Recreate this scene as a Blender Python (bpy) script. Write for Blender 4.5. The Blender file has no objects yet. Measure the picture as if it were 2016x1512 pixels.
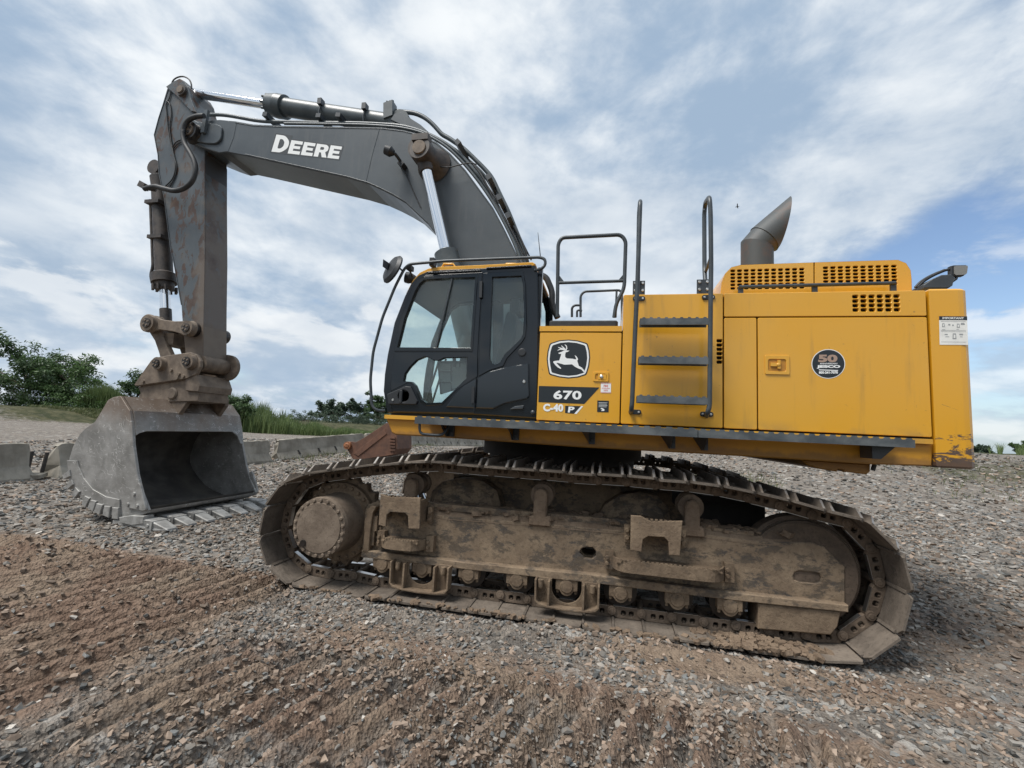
import bpy, bmesh, math, random
import numpy as np
from mathutils import Vector, Matrix, noise as mnoise

random.seed(7)
rng = np.random.default_rng(11)
C = bpy.context.scene.collection
scene = bpy.context.scene

# ------------------------------------------------------------------ camera, sky, sun, exposure
CAM = np.array([0.7123, -5.99328, 1.70562])
YAW, PITCH, ROLL, FPX = -0.213288, 0.100676, 0.0490984, 885.455
def cam_axes():
    cy, sy = math.cos(YAW), math.sin(YAW)
    fwd = np.array([sy, cy, 0]); right = np.array([cy, -sy, 0]); up = np.array([0, 0, 1.])
    cp, sp = math.cos(PITCH), math.sin(PITCH)
    f2 = fwd*cp+up*sp; u2 = up*cp-fwd*sp
    cr, sr = math.cos(ROLL), math.sin(ROLL)
    return right*cr+u2*sr, u2*cr-right*sr, f2
RV, UV, FV = cam_axes()
cd = bpy.data.cameras.new('camera'); cam = bpy.data.objects.new('camera', cd); C.objects.link(cam)
cam.matrix_world = Matrix(((RV[0], UV[0], -FV[0], CAM[0]), (RV[1], UV[1], -FV[1], CAM[1]), (RV[2], UV[2], -FV[2], CAM[2]), (0, 0, 0, 1)))
cd.sensor_width = 36; cd.lens = 36*FPX/2016; cd.clip_end = 3000; cd.clip_start = 0.05
scene.camera = cam

SUN_EL, SUN_AZ = math.radians(60), math.radians(226)     # azimuth measured from +Y clockwise
world = bpy.data.worlds.new('World'); scene.world = world; world.use_nodes = True
def build_world():
    nt = world.node_tree; N = nt.nodes; L = nt.links; N.clear()
    def n(t, **k):
        o = N.new(t)
        for a, b in k.items(): setattr(o, a, b)
        return o
    def val(s, v): s.default_value = v
    def math_(op, a, b=None, clamp=False):
        m = n('ShaderNodeMath', operation=op, use_clamp=clamp)
        for i, x in enumerate((a, b)):
            if x is None: continue
            if isinstance(x, (int, float)): m.inputs[i].default_value = x
            else: L.new(x, m.inputs[i])
        return m.outputs[0]
    def ramp(src, a, b):
        m = n('ShaderNodeMapRange', interpolation_type='SMOOTHSTEP'); L.new(src, m.inputs[0])
        m.inputs[1].default_value = a; m.inputs[2].default_value = b
        return m.outputs[0]
    def mix(f, a, b):
        m = n('ShaderNodeMix', data_type='RGBA')
        if isinstance(f, float): m.inputs[0].default_value = f
        else: L.new(f, m.inputs[0])
        for i, x in ((6, a), (7, b)):
            if isinstance(x, tuple): m.inputs[i].default_value = x
            else: L.new(x, m.inputs[i])
        return m.outputs[2]
    sky = n('ShaderNodeTexSky', sky_type='NISHITA', sun_disc=False, sun_elevation=SUN_EL, sun_rotation=SUN_AZ, air_density=1.0, dust_density=1.2, ozone_density=1.6)
    tc = n('ShaderNodeTexCoord')
    sep = n('ShaderNodeSeparateXYZ'); L.new(tc.outputs['Generated'], sep.inputs[0])
    z = math_('MAXIMUM', sep.outputs[2], 0.0)
    den = math_('ADD', z, 0.24)
    px = math_('DIVIDE', sep.outputs[0], den); py = math_('DIVIDE', sep.outputs[1], den)
    def plane(rot, sx, sy, off):
        cb = n('ShaderNodeCombineXYZ'); L.new(px, cb.inputs[0]); L.new(py, cb.inputs[1])
        m = n('ShaderNodeMapping'); L.new(cb.outputs[0], m.inputs[0])
        m.inputs['Rotation'].default_value = (0, 0, rot); m.inputs['Scale'].default_value = (sx, sy, 1); m.inputs['Location'].default_value = off
        return m.outputs[0]
    def noise(vec, scale, detail, rough, dist=0.0):
        t = n('ShaderNodeTexNoise'); L.new(vec, t.inputs['Vector'])
        t.inputs['Scale'].default_value = scale; t.inputs['Detail'].default_value = detail
        t.inputs['Roughness'].default_value = rough; t.inputs['Distortion'].default_value = dist
        return t.outputs['Fac']
    # cover of the high sheet
    rot = math.radians(-38)
    big = noise(plane(rot, 1, .8, (25.9, 13.3, 0)), .85, 3, .5)
    mid = noise(plane(rot, 1, .78, (16.1, 35.7, 3)), 2.3, 8, .58, .55)
    fine = noise(plane(rot, 1, .9, (7.7, 5.1, 8)), 6.5, 7, .60, .5)
    dm = n('ShaderNodeMapping'); L.new(tc.outputs['Generated'], dm.inputs[0]); dm.inputs['Scale'].default_value = (1, 1, 1.9); dm.inputs['Rotation'].default_value = (.0, -.35, 0); dm.inputs['Location'].default_value = (26.4, 15.3, 2.2)
    lump = noise(dm.outputs[0], 2.6, 8, .56, .3); lumpf = noise(dm.outputs[0], 8.5, 6, .56, .2)
    mid = math_('ADD', math_('MULTIPLY', mid, .38), math_('MULTIPLY', lump, .62)); fine = math_('ADD', math_('MULTIPLY', fine, .3), math_('MULTIPLY', lumpf, .7))
    d = math_('ADD', math_('ADD', math_('MULTIPLY', big, .62), math_('MULTIPLY', mid, .5)), math_('MULTIPLY', fine, .12))
    # a break in the sheet low in the east (beyond the machine's tail)
    e = n('ShaderNodeVectorMath', operation='DOT_PRODUCT'); L.new(tc.outputs['Generated'], e.inputs[0]); e.inputs[1].default_value = (.62, .77, .13)
    gap = ramp(e.outputs['Value'], .80, 1.0)
    lowband = math_('SUBTRACT', 1.0, ramp(sep.outputs[2], .16, .42))
    d2 = math_('SUBTRACT', d, math_('MULTIPLY', math_('MULTIPLY', gap, lowband), .27))
    cover = ramp(d2, .44, .545)
    thick = ramp(d, .53, .80)
    cu1 = noise(plane(0, .55, .55, (2.2, 3.6, 1)), 2.2, 4, .5)
    shade = ramp(math_('ADD', math_('MULTIPLY', mid, .68), math_('MULTIPLY', fine, .32)), .40, .60)
    high_col = mix(shade, (2.15, 2.85, 3.75, 1), (5.7, 5.9, 6.0, 1))
    # grey bellies where the sheet is thick
    belly = ramp(cu1, .42, .66)
    high_col = mix(math_('MULTIPLY', belly, .6), high_col, (2.3, 2.9, 3.65, 1))
    # puffy cloud banks near the horizon, laid out by direction
    cv = n('ShaderNodeMapping'); L.new(tc.outputs['Generated'], cv.inputs[0]); cv.inputs['Scale'].default_value = (1, 1, 2.3); cv.inputs['Location'].default_value = (9.1, 4.9, .2)
    puff = noise(cv.outputs[0], 3.6, 9, .56, .15)
    puffs = noise(cv.outputs[0], 9.5, 6, .55, .1)
    band = math_('SUBTRACT', 1.0, ramp(sep.outputs[2], .10, .40))
    pc = ramp(math_('ADD', puff, math_('MULTIPLY', band, .10)), .55, .62)
    pc = math_('MULTIPLY', pc, math_('SUBTRACT', 1.0, ramp(sep.outputs[2], .22, .42)))
    sh = n('ShaderNodeMapping'); L.new(tc.outputs['Generated'], sh.inputs[0]); sh.inputs['Scale'].default_value = (1, 1, 2.3); sh.inputs['Location'].default_value = (9.1, 4.9, .3)
    puff_up = noise(sh.outputs[0], 3.6, 5, .5, .15)
    lit = ramp(math_('ADD', math_('SUBTRACT', puff, puff_up), math_('MULTIPLY', math_('SUBTRACT', puffs, .5), .25)), -.07, .10)
    puff_col = mix(lit, (2.6, 3.25, 4.1, 1), (5.4, 5.55, 5.65, 1))
    # haze of bright air close to the horizon
    hz = math_('SUBTRACT', 1.0, ramp(sep.outputs[2], -.02, .30))
    skyc = mix(math_('MULTIPLY', hz, .45), sky.outputs[0], (3.1, 4.2, 5.25, 1))
    c1 = mix(math_('MULTIPLY', cover, .96), skyc, high_col)
    c2 = mix(math_('MULTIPLY', pc, .62), c1, puff_col)
    bg = n('ShaderNodeBackground'); L.new(c2, bg.inputs[0]); bg.inputs[1].default_value = 0.086
    out = n('ShaderNodeOutputWorld'); L.new(bg.outputs[0], out.inputs[0])
build_world()
sd = bpy.data.lights.new('sun', 'SUN'); sun = bpy.data.objects.new('sun', sd); C.objects.link(sun)
sd.energy = 2.2; sd.angle = math.radians(24); sd.color = (1.0, .965, .91)
sdir = Vector((math.sin(SUN_AZ)*math.cos(SUN_EL), math.cos(SUN_AZ)*math.cos(SUN_EL), math.sin(SUN_EL)))
sun.rotation_euler = sdir.to_track_quat('Z', 'Y').to_euler(); sun.location = (0, -10, 30)
vs = scene.view_settings; vs.view_transform = 'Standard'; vs.look = 'None'; vs.exposure = 1.0; vs.gamma = 1; vs.use_curve_mapping = False
scene.cycles.use_denoising = True
scene.cycles.max_bounces = 8; scene.cycles.transparent_max_bounces = 16

# ------------------------------------------------------------------ sight lines: a pixel of the survey photo to a point on a plane
def ray(x, y): return FV+RV*((x-1008)/FPX)-UV*((y-756)/FPX)
def P(x, y, Y):
    d = ray(x, y); return CAM+d*((Y-CAM[1])/d[1])
def PZ(x, y, Z):
    d = ray(x, y); return CAM+d*((Z-CAM[2])/d[2])
def XZ(pts, Y): return [(float(p[0]), float(p[2])) for p in (P(x, y, Y) for x, y in pts)]

# ------------------------------------------------------------------ materials
def nodes(m):
    m.use_nodes = True; return m.node_tree.nodes, m.node_tree.links
class MatB:
    def __init__(s, name):
        s.m = bpy.data.materials.new(name); s.N, s.L = nodes(s.m); s.b = s.N['Principled BSDF']
        s.tc = s.N.new('ShaderNodeTexCoord'); s.vec = s.tc.outputs['Object']
    def random_offset(s):
        oi = s.N.new('ShaderNodeObjectInfo'); k = s.N.new('ShaderNodeMath'); k.operation = 'MULTIPLY'; s.L.new(oi.outputs['Random'], k.inputs[0]); k.inputs[1].default_value = 37
        a = s.N.new('ShaderNodeVectorMath'); a.operation = 'ADD'; s.L.new(s.vec, a.inputs[0]); s.L.new(k.outputs[0], a.inputs[1]); s.vec = a.outputs[0]; return s
    def mapping(s, scale=(1, 1, 1), rot=(0, 0, 0), loc=(0, 0, 0)):
        m = s.N.new('ShaderNodeMapping'); s.L.new(s.vec, m.inputs[0]); m.inputs['Scale'].default_value = scale; m.inputs['Rotation'].default_value = rot; m.inputs['Location'].default_value = loc
        return m.outputs[0]
    def noise(s, scale, detail=5, rough=.55, dist=0., vec=None):
        t = s.N.new('ShaderNodeTexNoise'); s.L.new(vec or s.vec, t.inputs['Vector'])
        t.inputs['Scale'].default_value = scale; t.inputs['Detail'].default_value = detail; t.inputs['Roughness'].default_value = rough; t.inputs['Distortion'].default_value = dist
        return t.outputs['Fac']
    def voronoi(s, scale, feature='F1', vec=None, out='Distance'):
        t = s.N.new('ShaderNodeTexVoronoi'); t.feature = feature; s.L.new(vec or s.vec, t.inputs['Vector']); t.inputs['Scale'].default_value = scale
        return t.outputs[out]
    def ramp(s, src, a, b, lo=0., hi=1.):
        m = s.N.new('ShaderNodeMapRange'); m.interpolation_type = 'SMOOTHSTEP'; s.L.new(src, m.inputs[0])
        for i, v in zip((1, 2, 3, 4), (a, b, lo, hi)): m.inputs[i].default_value = v
        return m.outputs[0]
    def math(s, op, a, b):
        m = s.N.new('ShaderNodeMath'); m.operation = op
        for i, x in enumerate((a, b)):
            if isinstance(x, (int, float)): m.inputs[i].default_value = x
            else: s.L.new(x, m.inputs[i])
        return m.outputs[0]
    def mix(s, f, a, b):
        m = s.N.new('ShaderNodeMix'); m.data_type = 'RGBA'
        if isinstance(f, (int, float)): m.inputs[0].default_value = f
        else: s.L.new(f, m.inputs[0])
        for i, x in ((6, a), (7, b)):
            if isinstance(x, tuple): m.inputs[i].default_value = (*x[:3], 1)
            else: s.L.new(x, m.inputs[i])
        return m.outputs[2]
    def z(s):
        p = s.N.new('ShaderNodeSeparateXYZ'); s.L.new(s.tc.outputs['Object'], p.inputs[0]); return p.outputs
    def attr(s, name, out='Color'):
        a = s.N.new('ShaderNodeAttribute'); a.attribute_name = name; return a.outputs[out]
    def col(s, c):
        if isinstance(c, tuple): s.b.inputs['Base Color'].default_value = (*c[:3], 1)
        else: s.L.new(c, s.b.inputs['Base Color'])
        return s
    def rough(s, r):
        if isinstance(r, (int, float)): s.b.inputs['Roughness'].default_value = r
        else: s.L.new(r, s.b.inputs['Roughness'])
        return s
    def metal(s, v):
        if isinstance(v, (int, float)): s.b.inputs['Metallic'].default_value = v
        else: s.L.new(v, s.b.inputs['Metallic'])
        return s
    def bump(s, h, strength=.3, dist=.01):
        b = s.N.new('ShaderNodeBump'); b.inputs['Strength'].default_value = strength; b.inputs['Distance'].default_value = dist
        s.L.new(h, b.inputs['Height']); s.L.new(b.outputs[0], s.b.inputs['Normal']); return s

M = {}
def simple(name, col, rough=.5, metal=0., nscale=0, var=.0):
    b = MatB(name)
    if nscale:
        f = b.noise(nscale, 5, .6); b.col(b.mix(b.ramp(f, .3, .7), tuple(c*(1-var) for c in col), tuple(min(1, c*(1+var)) for c in col)))
    else: b.col(col)
    b.rough(rough).metal(metal); M[name] = b.m; return b.m

def mk_yellow(name, dirt, seed):
    b = MatB(name)
    base = (.67, .325, .012); faded = (.64, .335, .036)
    f = b.noise(.9, 4, .5, vec=b.mapping(loc=(seed, 0, 0)))
    c = b.mix(b.ramp(f, .35, .7), base, faded)
    st = b.noise(6, 6, .6, vec=b.mapping(scale=(1.6, 1.6, .16)))
    c = b.mix(b.math('MULTIPLY', b.ramp(st, .57, .78), .35), c, (.30, .175, .045))
    sp = b.noise(34, 3, .6); big = b.noise(2.4, 4, .6)
    k = b.math('MULTIPLY', b.ramp(sp, .66, .70), b.ramp(big, .48, .66))
    c = b.mix(b.math('MULTIPLY', k, .65), c, (.16, .085, .035))
    if dirt:
        zz = b.z()
        low = b.ramp(zz[2], 2.05, 1.50)
        rear = b.ramp(zz[0], 2.9, 3.45)
        sc = b.noise(8.5, 9, .74, 1.0, vec=b.mapping(scale=(.7, 1, 1.7), rot=(0, .7, 0)))
        m = b.math('MULTIPLY', b.math('MULTIPLY', low, rear), .25)
        k2 = b.ramp(b.math('ADD', sc, m), .655, .70)
        c = b.mix(k2, c, b.mix(b.noise(9, 4), (.06, .045, .04), (.14, .08, .05)))
        edge = b.math('ADD', b.ramp(zz[2], 1.66, 1.57), b.math('MULTIPLY', b.math('SUBTRACT', b.noise(11, 6, .6), .5), 1.6))
        c = b.mix(b.ramp(edge, .35, .75), c, (.105, .062, .04))
    else:
        zz = b.z()
        dust = b.math('MULTIPLY', b.ramp(zz[2], 1.92, 1.78), b.ramp(b.noise(3.3, 6, .65), .46, .66))
        c = b.mix(b.math('MULTIPLY', dust, .42), c, (.24, .155, .07))
    b.col(c); b.rough(b.ramp(b.noise(3, 4), .3, .7, .32, .46))
    b.b.inputs['Coat Weight'].default_value = .55; b.b.inputs['Coat Roughness'].default_value = .14
    b.bump(b.noise(1.3, 2), .05, .03)
    M[name] = b.m
mk_yellow('yellow_paint', False, 0); mk_yellow('yellow_scraped', True, 3)
b = MatB('yellow_frame')      # skirt below the catwalk: older paint with mud film, darkened for the shade there
f = b.noise(2.2, 7, .62, .5, vec=b.mapping(scale=(.6, 1, 1.6)))
c = b.mix(b.ramp(f, .36, .7), (.56, .265, .018), (.42, .19, .026))
zz = b.z(); low = b.math('ADD', b.ramp(zz[2], 1.72, 1.58), b.math('MULTIPLY', b.math('SUBTRACT', b.noise(7, 6, .65), .5), 1.3))
c = b.mix(b.math('MULTIPLY', b.ramp(low, .45, .95), .6), c, (.15, .08, .035)); b.col(c).rough(.5); M['yellow_frame'] = b.m

def mk_grey(name, rust, muddy=False):
    b = MatB(name)
    f = b.noise(1.1, 5, .55); c = b.mix(b.ramp(f, .3, .7), (.052, .063, .072), (.080, .093, .102))
    st = b.noise(5, 5, .6, vec=b.mapping(scale=(2.2, 1, .25))); c = b.mix(b.math('MULTIPLY', b.ramp(st, .5, .75), .4), c, (.115, .12, .12))
    r = .36
    if rust:
        blob = b.noise(6.5, 6, .62, .6, vec=b.mapping(scale=(1.3, 1, .6))); reg = b.noise(1.0, 2, .5, vec=b.mapping(loc=(5, 2, 3)))
        zz = b.z()
        right = b.ramp(zz[0], -6.15, -5.82)
        thr = b.math('ADD', blob, b.math('MULTIPLY', right, .14))
        k = b.ramp(b.math('ADD', thr, b.math('MULTIPLY', reg, .12)), .585, .63)
        c = b.mix(k, c, b.mix(b.noise(14, 4), (.036, .023, .018), (.085, .045, .028)))
        film = b.math('MULTIPLY', b.ramp(b.math('ADD', b.noise(2.4, 6, .6), b.math('MULTIPLY', right, .30)), .48, .80), .85)
        c = b.mix(film, c, (.135, .11, .088))
        low = b.ramp(b.math('ADD', zz[2], b.math('MULTIPLY', b.noise(5, 6, .65), .9)), 3.75, 3.35)
        c = b.mix(low, c, b.mix(b.noise(7, 6), (.10, .078, .062), (.19, .15, .118)))
        r = b.ramp(low, 0, 1, .40, .75)
    b.col(c).rough(r).bump(b.noise(14, 4), .06, .01); M[name] = b.m
mk_grey('boom_paint', False); mk_grey('stick_paint', True)
b = MatB('stick_belly')       # the face scraped by material: streaked bare dirty steel
f = b.noise(9, 8, .7, .4, vec=b.mapping(scale=(1, 1, .35))); c = b.mix(b.ramp(f, .38, .66), (.052, .05, .05), (.19, .155, .12))
zz = b.z(); up = b.ramp(b.math('ADD', zz[2], b.math('MULTIPLY', b.noise(4, 5), .8)), 5.6, 6.1)
c = b.mix(up, c, (.045, .047, .052))
low = b.ramp(b.math('ADD', zz[2], b.math('MULTIPLY', b.noise(5, 5), .7)), 4.2, 3.7); c = b.mix(low, c, b.mix(b.noise(6, 5), (.12, .095, .075), (.20, .165, .13)))
b.col(c).rough(.62); M['stick_belly'] = b.m

def mk_mud(name, c1, c2, scrape, bumpy=.5, rnd=False, scr_col=(.035, .042, .05), amount=.60):
    b = MatB(name)
    if rnd: b.random_offset()
    oi_ = b.N.new('ShaderNodeObjectInfo')
    f = b.noise(5, 8, .65); c = b.mix(b.ramp(f, .3, .72), c1, c2)
    g = b.noise(38, 5, .7); c = b.mix(b.math('MULTIPLY', b.ramp(g, .50, .70), .6), c, tuple(x*.55 for x in c1))
    if scrape:
        s = b.noise(6.5, 9, .75, .3, vec=b.mapping(scale=(.8, 1, 1.3), loc=(2, 0, 1)))
        big_ = b.noise(1.6, 3, .5)
        s = b.math('ADD', b.math('MULTIPLY', s, .75), b.math('MULTIPLY', big_, .25))
        s2 = b.noise(20, 6, .7, .3, vec=b.mapping(scale=(.5, 1, 1)))
        k = b.ramp(b.math('ADD', b.math('MULTIPLY', s, .72), b.math('MULTIPLY', s2, .28)), amount-.055, amount)
        c = b.mix(b.math('MULTIPLY', k, .74), c, b.mix(b.ramp(s2, .4, .6), scr_col, (.085, .07, .055)))
    if rnd: c = b.mix(b.ramp(oi_.outputs['Random'], 0, 1, 0, .28), c, tuple(x*.45 for x in c1))
    b.col(c).rough(.88)
    h = b.math('ADD', b.noise(11, 8, .7), b.math('MULTIPLY', b.noise(45, 4, .7), .4)); b.bump(h, bumpy, .025)
    b.b.inputs['Specular IOR Level'].default_value = .25
    M[name] = b.m
mk_mud('mud', (.150, .107, .075), (.245, .182, .128), False, .8)
mk_mud('mud_frame', (.185, .136, .094), (.29, .218, .148), True, .55, amount=.545)
mk_mud('mud_part', (.150, .108, .074), (.25, .186, .126), True, .5, True, amount=.60)
mk_mud('shoe_steel', (.115, .095, .078), (.21, .175, .142), True, .35, True, (.06, .055, .05), .60)
mk_mud('link_steel', (.120, .090, .067), (.205, .155, .115), False, .4, True)
mk_mud('idler_mud', (.082, .062, .047), (.150, .112, .084), False, .3)
mk_mud('hub_mud', (.135, .103, .078), (.215, .170, .130), False, .25)
b = MatB('worn_rail'); b.col((.62, .61, .60)).metal(1.0).rough(.34); M['worn_rail'] = b.m
b = MatB('grouser_edge'); b.random_offset(); b.col(b.mix(b.ramp(b.noise(7, 5, .6), .4, .6), (.16, .13, .105), (.36, .34, .32))).rough(.5).metal(b.ramp(b.noise(7, 5, .6), .45, .6, 0, .6)); M['grouser_edge'] = b.m

b = MatB('bucket_steel')
f = b.noise(3.5, 8, .65, .3); c = b.mix(b.ramp(f, .32, .7), (.180, .176, .166), (.315, .308, .294))
zz = b.z(); brown = b.math('MULTIPLY', b.ramp(b.math('ADD', zz[2], b.math('MULTIPLY', b.noise(3, 5), .9)), 1.75, 2.35), .8); c = b.mix(brown, c, (.17, .118, .082))
w = b.N.new('ShaderNodeTexWave'); b.L.new(b.mapping(scale=(1.1, 1, 1.4), rot=(0, .6, 0)), w.inputs['Vector']); w.inputs['Scale'].default_value = 3.1; w.inputs['Distortion'].default_value = 9; w.inputs['Detail'].default_value = 3; w.inputs['Detail Scale'].default_value = 3.5
sc = b.math('MULTIPLY', b.ramp(w.outputs['Fac'], .955, 1.0), b.ramp(b.noise(7, 4, vec=b.mapping(loc=(3, 1, 1))), .50, .64))
sc2 = b.ramp(b.noise(22, 7, .8, 1.0, vec=b.mapping(scale=(.35, 1, 1.5), rot=(0, .5, 0))), .56, .68)
c = b.mix(b.math('MAXIMUM', b.math('MULTIPLY', sc, .9), b.math('MULTIPLY', sc2, .6)), c, (.56, .55, .53))
b.col(c).rough(b.ramp(f, .3, .7, .42, .62)).metal(.25).bump(b.noise(12, 7, .7), .18, .012); M['bucket_steel'] = b.m
b = MatB('tooth_steel'); b.random_offset(); f = b.noise(9, 6, .6); b.col(b.mix(b.ramp(f, .3, .7), (.19, .185, .175), (.34, .335, .32))).rough(.55).metal(.15).bump(b.noise(18, 4), .2, .01); M['tooth_steel'] = b.m
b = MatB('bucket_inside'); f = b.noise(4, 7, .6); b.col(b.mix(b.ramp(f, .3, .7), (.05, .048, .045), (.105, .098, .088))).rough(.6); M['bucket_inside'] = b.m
b = MatB('coupler_steel'); f = b.noise(6, 7, .62); c = b.mix(b.ramp(f, .3, .7), (.098, .074, .056), (.195, .152, .114)); k = b.ramp(b.noise(9, 5, .7, .8), .66, .70); c = b.mix(k, c, (.035, .027, .022)); b.col(c).rough(.7).bump(b.noise(14, 6, .7), .25, .012); M['coupler_steel'] = b.m
b = MatB('cylinder_paint'); f = b.noise(5, 6, .6); b.col(b.mix(b.ramp(f, .3, .7), (.050, .062, .068), (.085, .10, .106))).rough(.38); M['cylinder_paint'] = b.m
b = MatB('cylinder_dirty'); f = b.noise(7, 7, .65); b.col(b.mix(b.ramp(f, .32, .68), (.024, .021, .020), (.070, .054, .044))).rough(.55); M['cylinder_dirty'] = b.m
simple('chrome', (.80, .81, .83), .12, 1.0)
simple('grease', (.022, .018, .016), .35, 0, 9, .5)
simple('black_trim', (.009, .012, .016), .16)
simple('black_panel', (.020, .026, .032), .14)
simple('black_satin', (.040, .047, .054), .45, 0, 6, .2)
simple('rail_paint', (.042, .051, .058), .42, 0, 8, .25)
simple('black_plastic', (.018, .02, .023), .5)
simple('black_glass', (.008, .011, .014), .05)
simple('gap_shade_black', (.006, .005, .004), .8)  # near-black standing for the shade inside panel gaps and grilles
simple('rubber', (.022, .023, .025), .55, 0, 10, .3)
simple('decal_white', (.80, .81, .80), .4)
simple('decal_cream', (.74, .73, .69), .45, 0, 12, .06)
simple('decal_black', (.016, .021, .025), .35)
simple('decal_edge', (.035, .041, .046), .4)
simple('decal_red', (.62, .12, .10), .45)
simple('decal_bronze', (.36, .25, .19), .4)
simple('decal_grey', (.30, .31, .31), .5)
simple('bolt_steel', (.62, .62, .60), .3, .9)
simple('seat_cloth', (.035, .037, .040), .85)
simple('cab_inside', (.10, .105, .105), .7)
simple('underside', (.020, .017, .014), .75, 0, 4, .4)
simple('lamp_lens', (.20, .195, .18), .35)
b = MatB('exhaust_steel'); f = b.noise(4.5, 7, .62); b.col(b.mix(b.ramp(f, .48, .68), (.062, .068, .070), (.095, .070, .060))).rough(.6).metal(.15); M['exhaust_steel'] = b.m
b = MatB('catwalk_paint'); f = b.noise(5, 7, .65, .3, vec=b.mapping(scale=(.7, 1, 1))); b.col(b.mix(b.ramp(f, .38, .66), (.048, .057, .064), (.115, .125, .128))).rough(.5); M['catwalk_paint'] = b.m

def mk_glass():
    m = bpy.data.materials.new('cab_glass'); N, L = nodes(m); N.clear()
    o = N.new('ShaderNodeOutputMaterial'); t = N.new('ShaderNodeBsdfTransparent'); t.inputs[0].default_value = (.89, .958, .948, 1)
    g = N.new('ShaderNodeBsdfGlossy'); g.inputs['Roughness'].default_value = .02
    d = N.new('ShaderNodeBsdfDiffuse'); d.inputs[0].default_value = (.42, .46, .45, 1)
    lw = N.new('ShaderNodeLayerWeight'); pw = N.new('ShaderNodeMath'); pw.operation = 'POWER'; L.new(lw.outputs['Facing'], pw.inputs[0]); pw.inputs[1].default_value = 4
    fr = N.new('ShaderNodeMath'); fr.operation = 'MULTIPLY_ADD'; L.new(pw.outputs[0], fr.inputs[0]); fr.inputs[1].default_value = .7; fr.inputs[2].default_value = .05
    mx = N.new('ShaderNodeMixShader'); md = N.new('ShaderNodeMixShader'); md.inputs[0].default_value = .05
    L.new(t.outputs[0], md.inputs[1]); L.new(d.outputs[0], md.inputs[2])
    L.new(fr.outputs[0], mx.inputs[0]); L.new(md.outputs[0], mx.inputs[1]); L.new(g.outputs[0], mx.inputs[2]); L.new(mx.outputs[0], o.inputs[0])
    M['cab_glass'] = m
mk_glass()
b = MatB('concrete'); b.random_offset(); f = b.noise(1.6, 7, .6); c = b.mix(b.ramp(f, .3, .7), (.17, .152, .122), (.31, .285, .24)); st = b.noise(3, 6, .65, vec=b.mapping(scale=(2, 2, .25))); c = b.mix(b.math('MULTIPLY', b.ramp(st, .5, .72), .5), c, (.15, .13, .105))
b.col(c).rough(.9).bump(b.noise(9, 7, .7), .4, .03); M['concrete'] = b.m
b = MatB('rusty_steel'); f = b.noise(3, 8, .65); c = b.mix(b.ramp(f, .32, .7), (.080, .040, .027), (.150, .070, .042)); b.col(c).rough(.75).bump(b.noise(12, 5), .15, .02); M['rusty_steel'] = b.m
simple('bright_rust', (.22, .085, .035), .7, 0, 14, .4)
b = MatB('bark'); b.col(b.mix(b.ramp(b.noise(7, 5), .3, .7), (.05, .04, .03), (.11, .09, .07))).rough(.9); M['bark'] = b.m
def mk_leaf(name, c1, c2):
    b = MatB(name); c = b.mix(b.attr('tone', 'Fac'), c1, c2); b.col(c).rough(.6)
    b.b.inputs['Subsurface Weight'].default_value = 0
    tr = b.N.new('ShaderNodeBsdfTranslucent'); b.L.new(c, tr.inputs[0]); mx = b.N.new('ShaderNodeMixShader'); mx.inputs[0].default_value = .25
    out = b.N['Material Output']; b.L.new(b.b.outputs[0], mx.inputs[1]); b.L.new(tr.outputs[0], mx.inputs[2]); b.L.new(mx.outputs[0], out.inputs[0])
    M[name] = b.m
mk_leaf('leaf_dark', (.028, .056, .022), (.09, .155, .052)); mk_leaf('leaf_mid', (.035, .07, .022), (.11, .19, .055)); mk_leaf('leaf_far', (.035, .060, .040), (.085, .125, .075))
mk_leaf('grass_tall', (.050, .088, .026), (.165, .215, .075)); mk_leaf('grass_short', (.06, .08, .028), (.155, .17, .07))

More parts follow.
